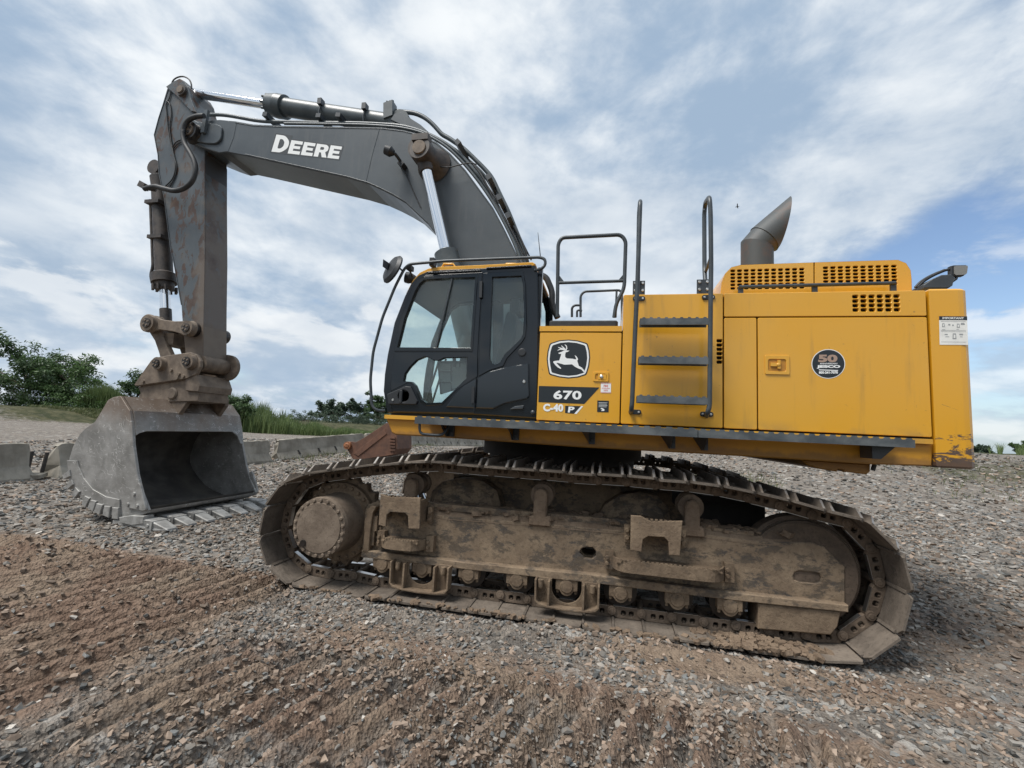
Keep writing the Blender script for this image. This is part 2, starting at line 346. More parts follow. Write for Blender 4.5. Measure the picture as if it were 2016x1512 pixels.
# ------------------------------------------------------------------ mesh building
class MB:
    def __init__(s): s.V = []; s.F = []; s.S = []; s.I = []; s.mi = 0
    def add(s, V, F, smooth=False, flip=False, mi=None):
        o = len(s.V); s.V.extend([tuple(map(float, v)) for v in V])
        for f in F:
            f = [i+o for i in f]; s.F.append(f[::-1] if flip else f); s.S.append(smooth); s.I.append(s.mi if mi is None else mi)
        return s
    def box(s, x0, x1, y0, y1, z0, z1, **k):
        V = [(x, y, z) for x in (x0, x1) for y in (y0, y1) for z in (z0, z1)]
        return s.add(V, [(0, 1, 3, 2), (4, 6, 7, 5), (0, 4, 5, 1), (2, 3, 7, 6), (0, 2, 6, 4), (1, 5, 7, 3)], **k)
    def obox(s, c, ax, ay, az, **k):      # oriented box: centre and three half-axes
        c, ax, ay, az = map(np.array, (c, ax, ay, az))
        V = [c+i*ax+j*ay+l*az for i in (-1, 1) for j in (-1, 1) for l in (-1, 1)]
        return s.add(V, [(0, 1, 3, 2), (4, 6, 7, 5), (0, 4, 5, 1), (2, 3, 7, 6), (0, 2, 6, 4), (1, 5, 7, 3)], **k)
    def tube(s, pts, r, n=8, cap=True, smooth_path=0, **k):
        pts = [np.array(p, float) for p in pts]
        if smooth_path: pts = fillet(pts, smooth_path)
        N = len(pts); rs = r if isinstance(r, (list, tuple)) else [r]*N
        tang = [(pts[min(i+1, N-1)]-pts[max(i-1, 0)]) for i in range(N)]
        tang = [t/(np.linalg.norm(t)+1e-12) for t in tang]
        a = np.array((0, 0, 1.)) if abs(tang[0][2]) < .9 else np.array((1., 0, 0))
        u = np.cross(tang[0], a); u /= np.linalg.norm(u)
        V = []
        for i in range(N):
            u = u-tang[i]*(u@tang[i]); u /= np.linalg.norm(u); w = np.cross(tang[i], u)
            k_ = 1.
            if 0 < i < N-1:
                d0 = pts[i]-pts[i-1]; d0 = d0/np.linalg.norm(d0); k_ = 1/max(.6, abs(d0@tang[i]))
            for j in range(n):
                an = 2*math.pi*j/n; V.append(pts[i]+rs[i]*(math.cos(an)*u*k_+math.sin(an)*w*k_))
        F = [(i*n+j, i*n+(j+1) % n, (i+1)*n+(j+1) % n, (i+1)*n+j) for i in range(N-1) for j in range(n)]
        s.add(V, F, smooth=True, **k)
        if cap: s.add(V[:n], [tuple(range(n))[::-1]], **k); s.add(V[-n:], [tuple(range(n))], **k)
        return s
    def cyl(s, a, b, r, n=20, r2=None, **k):
        return s.lathe(a, b, [(0, r), (1, r if r2 is None else r2)], n, **k)
    def lathe(s, a, b, prof, n=20, cap=True, smooth=True, **k):   # profile: (t along a->b, radius)
        a, b = np.array(a, float), np.array(b, float); d = b-a; L = np.linalg.norm(d); t = d/L
        x = np.array((0, 0, 1.)) if abs(t[2]) < .9 else np.array((1., 0, 0))
        u = np.cross(t, x); u /= np.linalg.norm(u); w = np.cross(t, u)
        rings = []
        for (tt, r) in prof: rings.append([a+d*tt+r*(math.cos(2*math.pi*j/n)*u+math.sin(2*math.pi*j/n)*w) for j in range(n)])
        for R0, R1 in zip(rings, rings[1:]):   # separate rings keep creases sharp between profile steps
            s.add(R0+R1, [(j, (j+1) % n, n+(j+1) % n, n+j) for j in range(n)], smooth=smooth, **k)
        if cap:
            if prof[0][1] > 1e-6: s.add(rings[0], [tuple(range(n))[::-1]], **k)
            if prof[-1][1] > 1e-6: s.add(rings[-1], [tuple(range(n))], **k)
        return s
    def plate(s, outline, y0, y1, holes=(), bevel=0., **k):       # outline in (x, z), thickness from y0 to y1
        V, F = fill2d(outline, holes, abs(y1-y0), bevel)
        ym = (y0+y1)/2
        return s.add([(v[0], ym-v[2], v[1]) for v in V], F, **k)
    def slab(s, outline, z0, z1, holes=(), bevel=0., **k):        # outline in (x, y), height from z0 to z1
        V, F = fill2d(outline, holes, abs(z1-z0), bevel)
        zm = (z0+z1)/2
        return s.add([(v[0], v[1], v[2]+zm) for v in V], F, **k)
    def slab_x(s, outline, x0, x1, holes=(), bevel=0., **k):      # outline in (y, z)
        V, F = fill2d(outline, holes, abs(x1-x0), bevel)
        xm = (x0+x1)/2
        return s.add([(xm+v[2], v[0], v[1]) for v in V], F, **k)
    def sweep(s, prof, y0, y1, closed=False, smooth=False, **k):  # a polyline in (x, z) swept along Y
        n = len(prof); V = [(x, y0, z) for x, z in prof]+[(x, y1, z) for x, z in prof]
        F = [(i, (i+1) % n, n+(i+1) % n, n+i) for i in range(n if closed else n-1)]
        return s.add(V, F, smooth=smooth, **k)
    def xform(s, fn): s.V = [tuple(map(float, fn(np.array(v)))) for v in s.V]; return s
    def mesh(s, name, mats):
        me = bpy.data.meshes.new(name); me.from_pydata(s.V, [], s.F)
        me.polygons.foreach_set('use_smooth', s.S); me.polygons.foreach_set('material_index', s.I)
        for m in (mats if isinstance(mats, (list, tuple)) else [mats]): me.materials.append(M[m] if isinstance(m, str) else m)
        me.update(); return me
    def build(s, name, mats, parent=None, fix=True, **props):
        me = s.mesh(name, mats)
        if fix:
            bm = bmesh.new(); bm.from_mesh(me); bmesh.ops.recalc_face_normals(bm, faces=bm.faces); bm.to_mesh(me); bm.free()
        return link(name, me, parent, **props)
def link(name, me, parent=None, **props):
    o = bpy.data.objects.new(name, me); C.objects.link(o)
    if parent is not None: o.parent = parent
    for a, b in props.items(): o[a] = b
    return o
def empty(name, loc=(0, 0, 0), parent=None, **props):
    o = link(name, None, parent, **props); o.location = loc; o.empty_display_size = .2; return o
def fill2d(outline, holes, thick, bevel):
    cu = bpy.data.curves.new('tmp', 'CURVE'); cu.dimensions = '2D'; cu.fill_mode = 'BOTH'
    cu.extrude = max(0, thick/2-bevel); cu.bevel_depth = bevel; cu.bevel_resolution = 0; cu.offset = -bevel
    for pl in [outline, *holes]:
        sp = cu.splines.new('POLY'); sp.points.add(len(pl)-1); sp.use_cyclic_u = True
        for p, q in zip(sp.points, pl): p.co = (q[0], q[1], 0, 1)
    ob = bpy.data.objects.new('tmp', cu); me = bpy.data.meshes.new_from_object(ob)
    V = [tuple(v.co) for v in me.vertices]; F = [tuple(p.vertices) for p in me.polygons]
    bpy.data.objects.remove(ob); bpy.data.curves.remove(cu); bpy.data.meshes.remove(me)
    return V, F
def fillet(pts, r, seg=4):
    out = [pts[0]]
    for a, b, c in zip(pts, pts[1:], pts[2:]):
        d0 = a-b; d1 = c-b; l0, l1 = np.linalg.norm(d0), np.linalg.norm(d1); k = min(r, l0*.49, l1*.49)
        p0 = b+d0/l0*k; p1 = b+d1/l1*k
        for i in range(seg+1):
            t = i/seg; out.append((1-t)**2*p0+2*t*(1-t)*b+t*t*p1)
    out.append(pts[-1]); return out
def rnd(poly, r, seg=3):              # round the corners of a closed 2D outline; r a number or one per corner
    n = len(poly); out = []
    for i in range(n):
        a, b, c = (np.array(poly[(i+j) % n], float) for j in (-1, 0, 1)); rr = r[i] if isinstance(r, (list, tuple)) else r
        if rr <= 0: out.append(tuple(b)); continue
        d0 = a-b; d1 = c-b; l0, l1 = np.linalg.norm(d0), np.linalg.norm(d1); k = min(rr, l0*.48, l1*.48)
        p0 = b+d0/l0*k; p1 = b+d1/l1*k
        for j in range(seg+1):
            t = j/seg; out.append(tuple((1-t)**2*p0+2*t*(1-t)*b+t*t*p1))
    return out
def circ(cx, cz, r, n=16, a0=0): return [(cx+r*math.cos(a0+2*math.pi*i/n), cz+r*math.sin(a0+2*math.pi*i/n)) for i in range(n)]
def rrect(x0, x1, z0, z1, r, seg=3): return rnd([(x0, z0), (x1, z0), (x1, z1), (x0, z1)], r, seg)
def catmull(pts, n=6, closed=False):
    pts = [np.array(p, float) for p in pts]; N = len(pts); out = []
    rngi = range(N) if closed else range(N-1)
    for i in rngi:
        g = (lambda j: pts[j % N]) if closed else (lambda j: pts[min(max(j, 0), N-1)])
        p0, p1, p2, p3 = g(i-1), g(i), g(i+1), g(i+2)
        for j in range(n):
            t = j/n; out.append(.5*((2*p1)+(p2-p0)*t+(2*p0-5*p1+4*p2-p3)*t*t+(3*p1-p0-3*p2+p3)*t**3))
    if not closed: out.append(pts[-1])
    return out
def bolt(mb, x, z, y, r=.018, h=.014, n=6, **k): mb.lathe((x, y, z), (x, y-h, z), [(0, r), (.7, r), (1, r*.7)], n, smooth=False, **k)

# flat print: polygons in unit coordinates laid on a quad of the face they are printed on
def text2d(txt, bold=.0, spacing=1.0):
    cu = bpy.data.curves.new('tmp', 'FONT'); cu.body = txt; cu.size = 1; cu.offset = bold; cu.space_character = spacing; cu.resolution_u = 3
    ob = bpy.data.objects.new('tmp', cu); me = bpy.data.meshes.new_from_object(ob)
    V = np.array([tuple(v.co[:2]) for v in me.vertices]); F = [tuple(p.vertices) for p in me.polygons]
    bpy.data.objects.remove(ob); bpy.data.curves.remove(cu); bpy.data.meshes.remove(me)
    lo, hi = V.min(0), V.max(0); return (V-lo)/(hi-lo), F
def poly2d(outline, holes=()):
    V, F = fill2d(outline, holes, 0, 0); return np.array([v[:2] for v in V]), F
class Decal:
    def __init__(s, quad, Y):   # quad: pixels of bottom-left, bottom-right, top-right, top-left on the plane Y
        s.q = [P(x, y, Y) for x, y in quad]; s.mb = MB(); s.k = 0
    def pt(s, u, v, lift):
        a, b, c, d = s.q; p = a*(1-u)*(1-v)+b*u*(1-v)+c*u*v+d*(1-u)*v; return (p[0], p[1]-lift, p[2])
    def put(s, VF, mi, box=None):
        V, F = VF; s.k += 1
        if box: u0, u1, v0, v1 = box; V = np.stack([u0+V[:, 0]*(u1-u0), v0+V[:, 1]*(v1-v0)], 1)
        W = [s.pt(u, v, .0015+.0008*s.k) for u, v in V]
        G = []
        for f in F:       # face towards -Y
            a, b, c = (np.array(W[f[i]]) for i in (0, 1, 2)); nrm = np.cross(b-a, c-a); G.append(tuple(f) if nrm[1] < 0 else tuple(f[::-1]))
        s.mb.add(W, G, mi=mi)
    def rect(s, mi, u0=0, u1=1, v0=0, v1=1): s.put((np.array([(u0, v0), (u1, v0), (u1, v1), (u0, v1)]), [(0, 1, 2, 3)]), mi)

# ------------------------------------------------------------------ terrain
_lat = rng.random((256, 256))
def vnoise(x, y):
    xi = np.floor(x).astype(int); yi = np.floor(y).astype(int); fx = x-xi; fy = y-yi
    fx = fx*fx*(3-2*fx); fy = fy*fy*(3-2*fy); a = _lat[xi % 256, yi % 256]; b_ = _lat[(xi+1) % 256, yi % 256]; c = _lat[xi % 256, (yi+1) % 256]; d = _lat[(xi+1) % 256, (yi+1) % 256]
    return (a*(1-fx)+b_*fx)*(1-fy)+(c*(1-fx)+d*fx)*fy
def fbm(x, y, o=4):
    s = 0; a = .5
    for i in range(o): s = s+a*vnoise(x*2**i+17*i, y*2**i+5*i); a *= .5
    return s
def sstep(v, a, b): t = np.clip((v-a)/(b-a), 0, 1); return t*t*(3-2*t)
def ridge_zone(x, y):
    w1 = sstep(x, -2.0, -2.8)*sstep(y, -1.45, -1.85)*sstep(y, -4.9, -4.1)
    w2 = sstep(y, -2.6, -2.95)*sstep(x, -2.6, -1.8)*sstep(x, 2.6, 1.6)*.88
    return np.maximum(w1, w2*(1-w1))
def ridge_prof(x, y):
    a = math.radians(12)+.10*np.sin(y*1.3); xr = x*np.cos(a)-(y+3)*np.sin(a)*.9+.03*np.sin(y*3.1)+.06*fbm(x*2.1, y*2.1)
    ph = (xr/.205) % 1.0; return np.where(ph < .3, sstep(ph, 0, .3), 1-sstep(ph, .3, 1.0))
def height(x, y):
    x = np.asarray(x, float); y = np.asarray(y, float)
    h = .14*np.exp(-(((x+6.2)/2.2)**2+((y-.2)/2.4)**2))              # where the bucket rests
    h = h+.40*sstep(x, -4.0, -10.0)*sstep(y, 7.5, 14.0)*(1-.9*sstep(y, 20, 36))                # rise along the barriers
    h = h+.10*sstep(x, -9.5, -11.7)*sstep(y, 8, 4)
    # gravel bank behind the machine's tail
    d = (y-9.2)-.12*(x-9.5)
    h = h+1.62*sstep(d, 0, 9.5)*sstep(x, 1.5, 9.5)*(.92+.16*fbm(x*.35, y*.35))
    # long low bank far left, under the trees
    u = -(x*.86+0) + y*.36
    h = h+1.30*sstep(u, 44.5, 50.5)*sstep(x, -12, -24)
    h = h+6.5*sstep(y, -38, -58)*(.8+.4*fbm(x*.05+2, y*.05))  # unseen bank behind the camera, added for the glossy panels to reflect
    near = np.exp(-((x)**2+(y+2.5)**2)/300.)
    h = h+(fbm(x*.9+3, y*.9+8)-.47)*.055*np.where(np.abs(x) < 3.2, sstep(np.abs(y+1.45), .5, 1.1), 1)*near
    h = h+(fbm(x*6+1, y*6+2)-.47)*.022*near+(fbm(x*.12+30, y*.12+3)-.47)*.25*(1-near)
    # grouser prints
    h = h+ridge_zone(x, y)*(ridge_prof(x, y)-.45)*.165*(.70+.6*fbm(x*1.7+9, y*1.7))
    # berm of crushed stone pushed up beside the track
    h = h+.055*np.exp(-((y+2.03-.07*np.sin(x*2))/.11)**2)*sstep(np.abs(x-.2), 2.7, 2.1)*(.4+1.1*fbm(x*3, y*3+4))
    return h
def build_ground():
    az0 = math.pi/2-YAW
    th = []; t = -math.pi
    while t < math.pi:
        th.append(t); t += .0042 if abs(t) < 1.02 else .015 if abs(t) < 1.6 else .06
    th = np.array(th)+az0
    r = [.35]
    while r[-1] < 900: r.append(r[-1]*(1.0065 if 1.5 < r[-1] < 7 else 1.012 if r[-1] < 14 else 1.028))
    r = np.array(r); T, R_ = np.meshgrid(th, r)
    x = CAM[0]+R_*np.cos(T); y = CAM[1]+R_*np.sin(T); z = height(x, y)
    n, m = x.shape; V = np.stack([x, y, z], -1).reshape(-1, 3)
    idx = np.arange(n*m).reshape(n, m); a = idx[:-1, :]; b_ = idx[1:, :]
    q = np.stack([a, np.roll(a, -1, 1), np.roll(b_, -1, 1), b_], -1).reshape(-1, 4)
    q = q[:, ::-1]
    me = bpy.data.meshes.new('ground'); me.vertices.add(len(V)+1); me.vertices.foreach_set('co', np.concatenate([V.ravel(), [CAM[0], CAM[1], float(height(CAM[0], CAM[1]))]]))
    tri = np.stack([np.full(m, n*m), idx[0], np.roll(idx[0], -1)], -1)
    nl = q.size+tri.size; me.loops.add(nl); me.loops.foreach_set('vertex_index', np.concatenate([q.ravel(), tri.ravel()]))
    me.polygons.add(len(q)+len(tri)); st = np.concatenate([np.arange(len(q))*4, q.size+np.arange(len(tri))*3]); me.polygons.foreach_set('loop_start', st)
    me.polygons.foreach_set('use_smooth', np.ones(len(q)+len(tri), bool)); me.update(calc_edges=True); me.validate()
    xs, ys = np.append(V[:, 0], CAM[0]), np.append(V[:, 1], CAM[1])
    for nm, arr in (('soil', soil(xs, ys)), ('grassy', grassy(xs, ys))):
        at = me.attributes.new(nm, 'FLOAT', 'POINT'); at.data.foreach_set('value', arr.astype(np.float32))
    b = MatB('ground_gravel')
    soilf = b.attr('soil', 'Fac'); gr = b.attr('grassy', 'Fac')
    n1 = b.noise(1.2, 8, .6); n2 = b.noise(9, 6, .65)
    red = b.mix(b.ramp(n2, .3, .7), (.145, .096, .069), (.235, .164, .122))
    tan = b.mix(b.ramp(n2, .3, .7), (.185, .137, .100), (.275, .212, .158))
    dirt = b.mix(b.ramp(n1, .38, .62), red, tan)
    vor = b.voronoi(21, out='Color'); sepc = b.N.new('ShaderNodeSeparateColor'); b.L.new(vor, sepc.inputs[0])
    vor2 = b.voronoi(52, out='Color'); sep2 = b.N.new('ShaderNodeSeparateColor'); b.L.new(vor2, sep2.inputs[0])
    stone = b.mix(sepc.outputs[0], (.125, .108, .092), (.31, .28, .245)); stone2 = b.mix(sep2.outputs[1], (.105, .09, .077), (.29, .25, .21))
    stone = b.mix(.5, stone, stone2); vor3 = b.voronoi(6.5, out='Color'); sep3 = b.N.new('ShaderNodeSeparateColor'); b.L.new(vor3, sep3.inputs[0]); stone = b.mix(b.ramp(sep3.outputs[0], .80, .98), stone, (.36, .34, .31)); stone = b.mix(b.math('MULTIPLY', b.ramp(sep3.outputs[2], .55, .95), .6), stone, (.085, .08, .075))
    patch = b.noise(.55, 6, .6); fac = b.ramp(b.math('ADD', b.math('ADD', soilf, b.math('MULTIPLY', b.math('SUBTRACT', patch, .5), .55)), b.math('MULTIPLY', b.math('SUBTRACT', n2, .5), .9)), .28, .72)
    c = b.mix(fac, stone, dirt)
    gcol = b.mix(b.ramp(b.noise(1.2, 7, .7), .35, .65), (.035, .042, .018), (.095, .090, .048))
    c = b.mix(b.ramp(b.math('ADD', gr, b.math('SUBTRACT', b.noise(2.5, 6, .7), .5)), .35, .75), c, gcol)
    b.col(c).rough(.95); b.b.inputs['Specular IOR Level'].default_value = .2
    hb = b.math('ADD', b.math('MULTIPLY', b.voronoi(21), .9), b.math('ADD', b.math('MULTIPLY', b.voronoi(52), .5), b.math('MULTIPLY', b.noise(70, 4, .7), .5)))
    b.bump(hb, .9, .035)
    me.materials.append(b.m); link('ground', me, kind='structure')
def soil(x, y):
    s = .93*sstep(x, -1.7, -3.0)*sstep(y, -1.2, -1.8)*sstep(y, -5.0, -3.9)
    s = np.maximum(s, .75*np.exp(-((y+2.75+.12*x)/.42)**2)*sstep(np.abs(x-.6), 3.2, 1.6))
    s = np.maximum(s, .85*np.exp(-((y+2.15)/.28)**2)*sstep(x, .2, 1.0)*sstep(x, 4.4, 2.6))
    s = np.maximum(s, .62*np.exp(-(((x-5)/3.0)**2+((y+1.0)/1.6)**2)))
    s = np.maximum(s, .62*np.exp(-((y+3.45)/.75)**2)*sstep(x, -3.2, -1.6)*sstep(x, 2.4, 1.2))
    s = np.maximum(s, .30*np.exp(-(((x-9)/6)**2+((y-8.5)/.9)**2)))
    s = s+.55*ridge_zone(x, y)*(ridge_prof(x, y)-.5)
    return s
def grassy(x, y):
    g = .8*sstep(x, -12, -24)*sstep(-(x*.86)+y*.36, 43.5, 46)*sstep(y, 14, 24)
    g = np.maximum(g, 1.0*sstep(-(x*.86)+y*.36, 50, 53)*sstep(x, -12, -24))
    d = (y-9.2)-.12*(x-9.5)
    g = np.maximum(g, .62*np.exp(-((d-5.5)/3.0)**2)*sstep(x, 11.2, 13.5))
    g = np.maximum(g, .9*sstep(d, 11, 13)*sstep(x, 4, 12))
    g = np.maximum(g, .7*np.exp(-(((x-5.0)/1.6)**2+((y-12.0)/1.6)**2)))
    g = np.maximum(g, sstep(y, -36, -42))
    return g
build_ground()

# ------------------------------------------------------------------ gravel stones lying on the ground (uncountable)
def stones():
    phi = (1+5**.5)/2
    ico = np.array([(-1, phi, 0), (1, phi, 0), (-1, -phi, 0), (1, -phi, 0), (0, -1, phi), (0, 1, phi), (0, -1, -phi), (0, 1, -phi), (phi, 0, -1), (phi, 0, 1), (-phi, 0, -1), (-phi, 0, 1)])/1.9
    icf = np.array([(0, 11, 5), (0, 5, 1), (0, 1, 7), (0, 7, 10), (0, 10, 11), (1, 5, 9), (5, 11, 4), (11, 10, 2), (10, 7, 6), (7, 1, 8), (3, 9, 4), (3, 4, 2), (3, 2, 6), (3, 6, 8), (3, 8, 9), (4, 9, 5), (2, 4, 11), (6, 2, 10), (8, 6, 7), (9, 8, 1)])
    cube = np.array([(x, y, z) for x in (-1, 1) for y in (-1, 1) for z in (-1, 1)])/1.5
    cuf = np.array([(0, 1, 3), (0, 3, 2), (4, 6, 7), (4, 7, 5), (0, 4, 5), (0, 5, 1), (2, 3, 7), (2, 7, 6), (0, 2, 6), (0, 6, 4), (1, 5, 7), (1, 7, 3)])
    pts = []
    def ring(r0, r1, dens, smin, smax, half):
        A = half*(r1*r1-r0*r0); n = int(A*dens)
        r = np.sqrt(rng.uniform(r0*r0, r1*r1, n)); t = rng.uniform(-half, half, n)+math.pi/2-YAW
        s = smin*(smax/smin)**(rng.random(n)**1.35)
        return np.stack([CAM[0]+r*np.cos(t), CAM[1]+r*np.sin(t), s], 1)
    pts = [ring(.5, 3.4, 4200, .009, .044, 1.45), ring(3.4, 5.8, 1900, .013, .050, 1.35), ring(5.8, 9, 520, .024, .070, 1.3), ring(9, 16, 130, .04, .10, 1.2), ring(16, 30, 34, .06, .15, 1.15)]
    p = np.concatenate(pts)
    sl = soil(p[:, 0], p[:, 1]); patch = fbm(p[:, 0]*1.4+4, p[:, 1]*1.4+7)
    keep = rng.random(len(p)) < np.clip(.92-.62*sl+1.7*(patch-.5), .16, 1)*(1-.25*ridge_zone(p[:, 0], p[:, 1])*ridge_prof(p[:, 0], p[:, 1]))
    under = (p[:, 1] > -1.88) & (p[:, 1] < 2.3) & (p[:, 0] > -2.35) & (p[:, 0] < 2.7); keep &= ~under
    p = p[keep]
    zg = height(p[:, 0], p[:, 1]); sl = sl[keep]
    cl = np.stack([np.full(len(p), .16), np.full(len(p), .16), np.full(len(p), .16)], 1)
    hue = rng.random(len(p)); val = .40+.95*rng.random(len(p))**1.3
    grey = np.array((.225, .210, .190)); blue = np.array((.165, .172, .170)); brown = np.array((.245, .188, .146)); pale = np.array((.36, .335, .30))
    pb = .30+.5*sl
    cl = np.where((hue < pb)[:, None], brown, np.where((hue < pb+.35*(1-pb))[:, None], blue, grey)); cl = np.where((rng.random(len(p)) < .06)[:, None], pale, cl)*val[:, None]
    VV = []; FF = []; CC = []; off = 0
    for kind, (bv, bf) in enumerate(((ico, icf), (cube, cuf))):
        sel = (np.arange(len(p)) % 2) == kind; q = p[sel]; n = len(q); k = len(bv)
        v = bv[None]*(1+rng.uniform(-.38, .30, (n, k, 1)))+rng.uniform(-.20, .20, (n, k, 3))
        sc = np.stack([rng.uniform(.75, 1.35, n), rng.uniform(.5, .95, n), rng.uniform(.22, .6, n)], 1); v = v*sc[:, None, :]
        ax = rng.normal(0, .32, n); ay = rng.normal(0, .32, n); az = rng.uniform(0, 6.28, n)
        def rot(v, a, i, j):
            c, s_ = np.cos(a)[:, None], np.sin(a)[:, None]; w = v.copy(); w[..., i] = v[..., i]*c-v[..., j]*s_; w[..., j] = v[..., i]*s_+v[..., j]*c; return w
        v = rot(rot(rot(v, ax, 1, 2), ay, 0, 2), az, 0, 1)*q[:, 2][:, None, None]*.62
        v += np.stack([q[:, 0], q[:, 1], zg[sel]+q[:, 2]*rng.uniform(.02, .24, n)], 1)[:, None, :]
        VV.append(v.reshape(-1, 3)); FF.append((bf[None]+(np.arange(n)*k)[:, None, None]).reshape(-1, 3)+off); CC.append(np.repeat(cl[sel], len(bf), 0)); off += n*k
    V = np.concatenate(VV); F = np.concatenate(FF); cc = np.concatenate(CC)
    me = bpy.data.meshes.new('gravel'); me.vertices.add(len(V)); me.vertices.foreach_set('co', V.ravel()); me.loops.add(F.size); me.loops.foreach_set('vertex_index', F.ravel())
    me.polygons.add(len(F)); me.polygons.foreach_set('loop_start', np.arange(len(F))*3); me.polygons.foreach_set('use_smooth', np.zeros(len(F), bool)); me.update(calc_edges=True)
    at = me.attributes.new('stone', 'FLOAT_COLOR', 'FACE'); at.data.foreach_set('color', np.concatenate([cc, np.ones((len(cc), 1))], 1).astype(np.float32).ravel())
    b = MatB('gravel_stone'); c = b.attr('stone'); f = b.noise(30, 4, .6); b.col(b.mix(b.math('MULTIPLY', b.ramp(f, .45, .7), .45), c, (.20, .155, .115))).rough(.85); b.b.inputs['Specular IOR Level'].default_value = .3
    me.materials.append(b.m); link('gravel', me, kind='stuff')
    print('stones', len(p), 'tris', len(F))
stones()

# ================================================================== the excavator
YC = 0.2                    # centre plane of the machine
YT = -1.45                  # centre plane of the near track
YB = -1.72                  # near flank of the body
YK = -1.70                  # near face of the cab
exc = empty('excavator', label='big yellow tracked excavator with grey boom, muddy tracks and bucket resting on gravel', category='excavator')

# ---------------- tracks
def track_joints():
    top = [(521.8, 997.5), (554.6, 952.8), (601.5, 934.2), (650.6, 927.7), (695.3, 921.8), (743.3, 916.3), (792.4, 912.4), (845, 911.5), (897, 915.5), (949.6, 920.1), (1004, 924.5), (1059.4, 928.5), (1116.9, 933.4), (1174.2, 936.6), (1233.8, 940.5), (1296.7, 946.7), (1359.5, 951.2), (1425.7, 960.4), (1493.1, 974.1), (1561.9, 990), (1632.3, 1009.9), (1707.7, 1028), (1774.3, 1093.3), (1795.6, 1173.7), (1774.3, 1254.2), (1705, 1301.9)]
    left = [(711.7, 1176.5), (664.8, 1165.6), (616.8, 1161.2), (567.7, 1150.3), (527.3, 1114.3), (509.8, 1056.4)]
    return XZ(top, -1.9)+[(-1.284+.26*i, .058) for i in range(14, -1, -1)]+XZ(left, -1.9)
JT = track_joints()
def make_shoe_mesh():
    W = .45; s = MB()
    # plate outline (t, y): cropped outer corners, hooked joint
    out = [(-.1285, -W+.03), (-.115, -W), (.095, -W), (.1285, -W+.045), (.1285, W-.045), (.095, W), (-.115, W), (-.1285, W-.03)]
    s.slab(out, 0, .018)
    for t0, t1, e in ((-.122, -.088, .02), (.078, .112, .02)):     # two tall grousers with sloping ends
        pr = [(t0, .018), (t1, .018), (t1-.008, .066), (t0+.008, .066)]
        for a, b in zip(pr, pr[1:]+pr[:1]): pass
        V = []
        for y, k in ((-W+.005, 0), (-W+.10, 1), (W-.10, 1), (W-.005, 0)):
            V += [(t0, y, .016), (t1, y, .016), (t1-.008, y, .078 if k else .020), (t0+.008, y, .078 if k else .020)]
        F = [(0, 1, 2, 3), (12, 15, 14, 13)]
        for i in range(3):
            for j in range(4): F.append((i*4+j, (i+1)*4+j, (i+1)*4+(j+1) % 4, i*4+(j+1) % 4))
        s.add(V, F); 
        s.add([(t0+.008, -W+.10, .0795), (t1-.008, -W+.10, .0795), (t1-.008, W-.10, .0795), (t0+.008, W-.10, .0795)], [(0, 1, 2, 3)], mi=1)
        s.add([(t0+.0075, -W+.004, .0215), (t1-.0075, -W+.004, .0215), (t1-.0075, -W+.099, .0795), (t0+.0075, -W+.099, .0795)], [(0, 1, 2, 3)], mi=1)
    for t in (-.035, .02):
        for y in (-.11, -.05, .05, .11): s.cyl((t, y, .018), (t, y, .036), .016, 8)
    # hooked trailing lip
    s.obox((.126, 0, -.006), (.010, 0, -.004), (0, W-.06, 0), (.002, 0, .008))
    return s
def make_link_mesh():
    s = MB(); K = .69
    o = [(-.118, -.001), (.085, -.001), (.115, -.022), (.175, -.045), (.188, -.085), (.172, -.125), (.12, -.148), (-.085, -.150), (-.112, -.138), (-.126, -.10), (-.105, -.055), (-.135, -.02)]
    o = [(a, -b*K) for a, b in o]      # plate() maps to x,z; inward is drawn positive and mirrored below
    holes = [rrect(-.060, -.018, .026, .070, .016), rrect(.010, .052, .026, .070, .016)]
    for y0, y1, side in ((-.155, -.105, -1), (.105, .155, 1)):
        q = MB(); q.plate(o, y0, y1, holes, .005); q.xform(lambda v: (v[0], v[1], -v[2])); s.add(q.V, q.F)
        ye = y0 if side < 0 else y1
        s.lathe((.135, ye, -.066), (.135, ye+side*.022, -.066), [(0, .040), (.8, .040), (1, .034)], 14)
        s.lathe((.135, ye+side*.022, -.066), (.135, ye+side*.028, -.066), [(0, .022), (1, .018)], 12)
        s.box(-.084, .12, y0-.004, y1-.004, -.1055, -.1025, mi=1)
        for t in (-.039, .031): s.cyl((t, (y0+y1)/2, -.004), (t, (y0+y1)/2, -.040), .015, 8)
    s.cyl((.135, -.10, -.066), (.135, .10, -.066), .032, 10)
    return s
shoe_me = make_shoe_mesh().mesh('track_shoe', ['shoe_steel', 'grouser_edge'])
link_me = make_link_mesh().mesh('track_link', ['link_steel', 'worn_rail'])
for me_ in (shoe_me, link_me):
    bm = bmesh.new(); bm.from_mesh(me_); bmesh.ops.recalc_face_normals(bm, faces=bm.faces); bm.to_mesh(me_); bm.free()
track = empty('track', (0, YT, 0), exc)
cxm = sum(p[0] for p in JT)/len(JT)
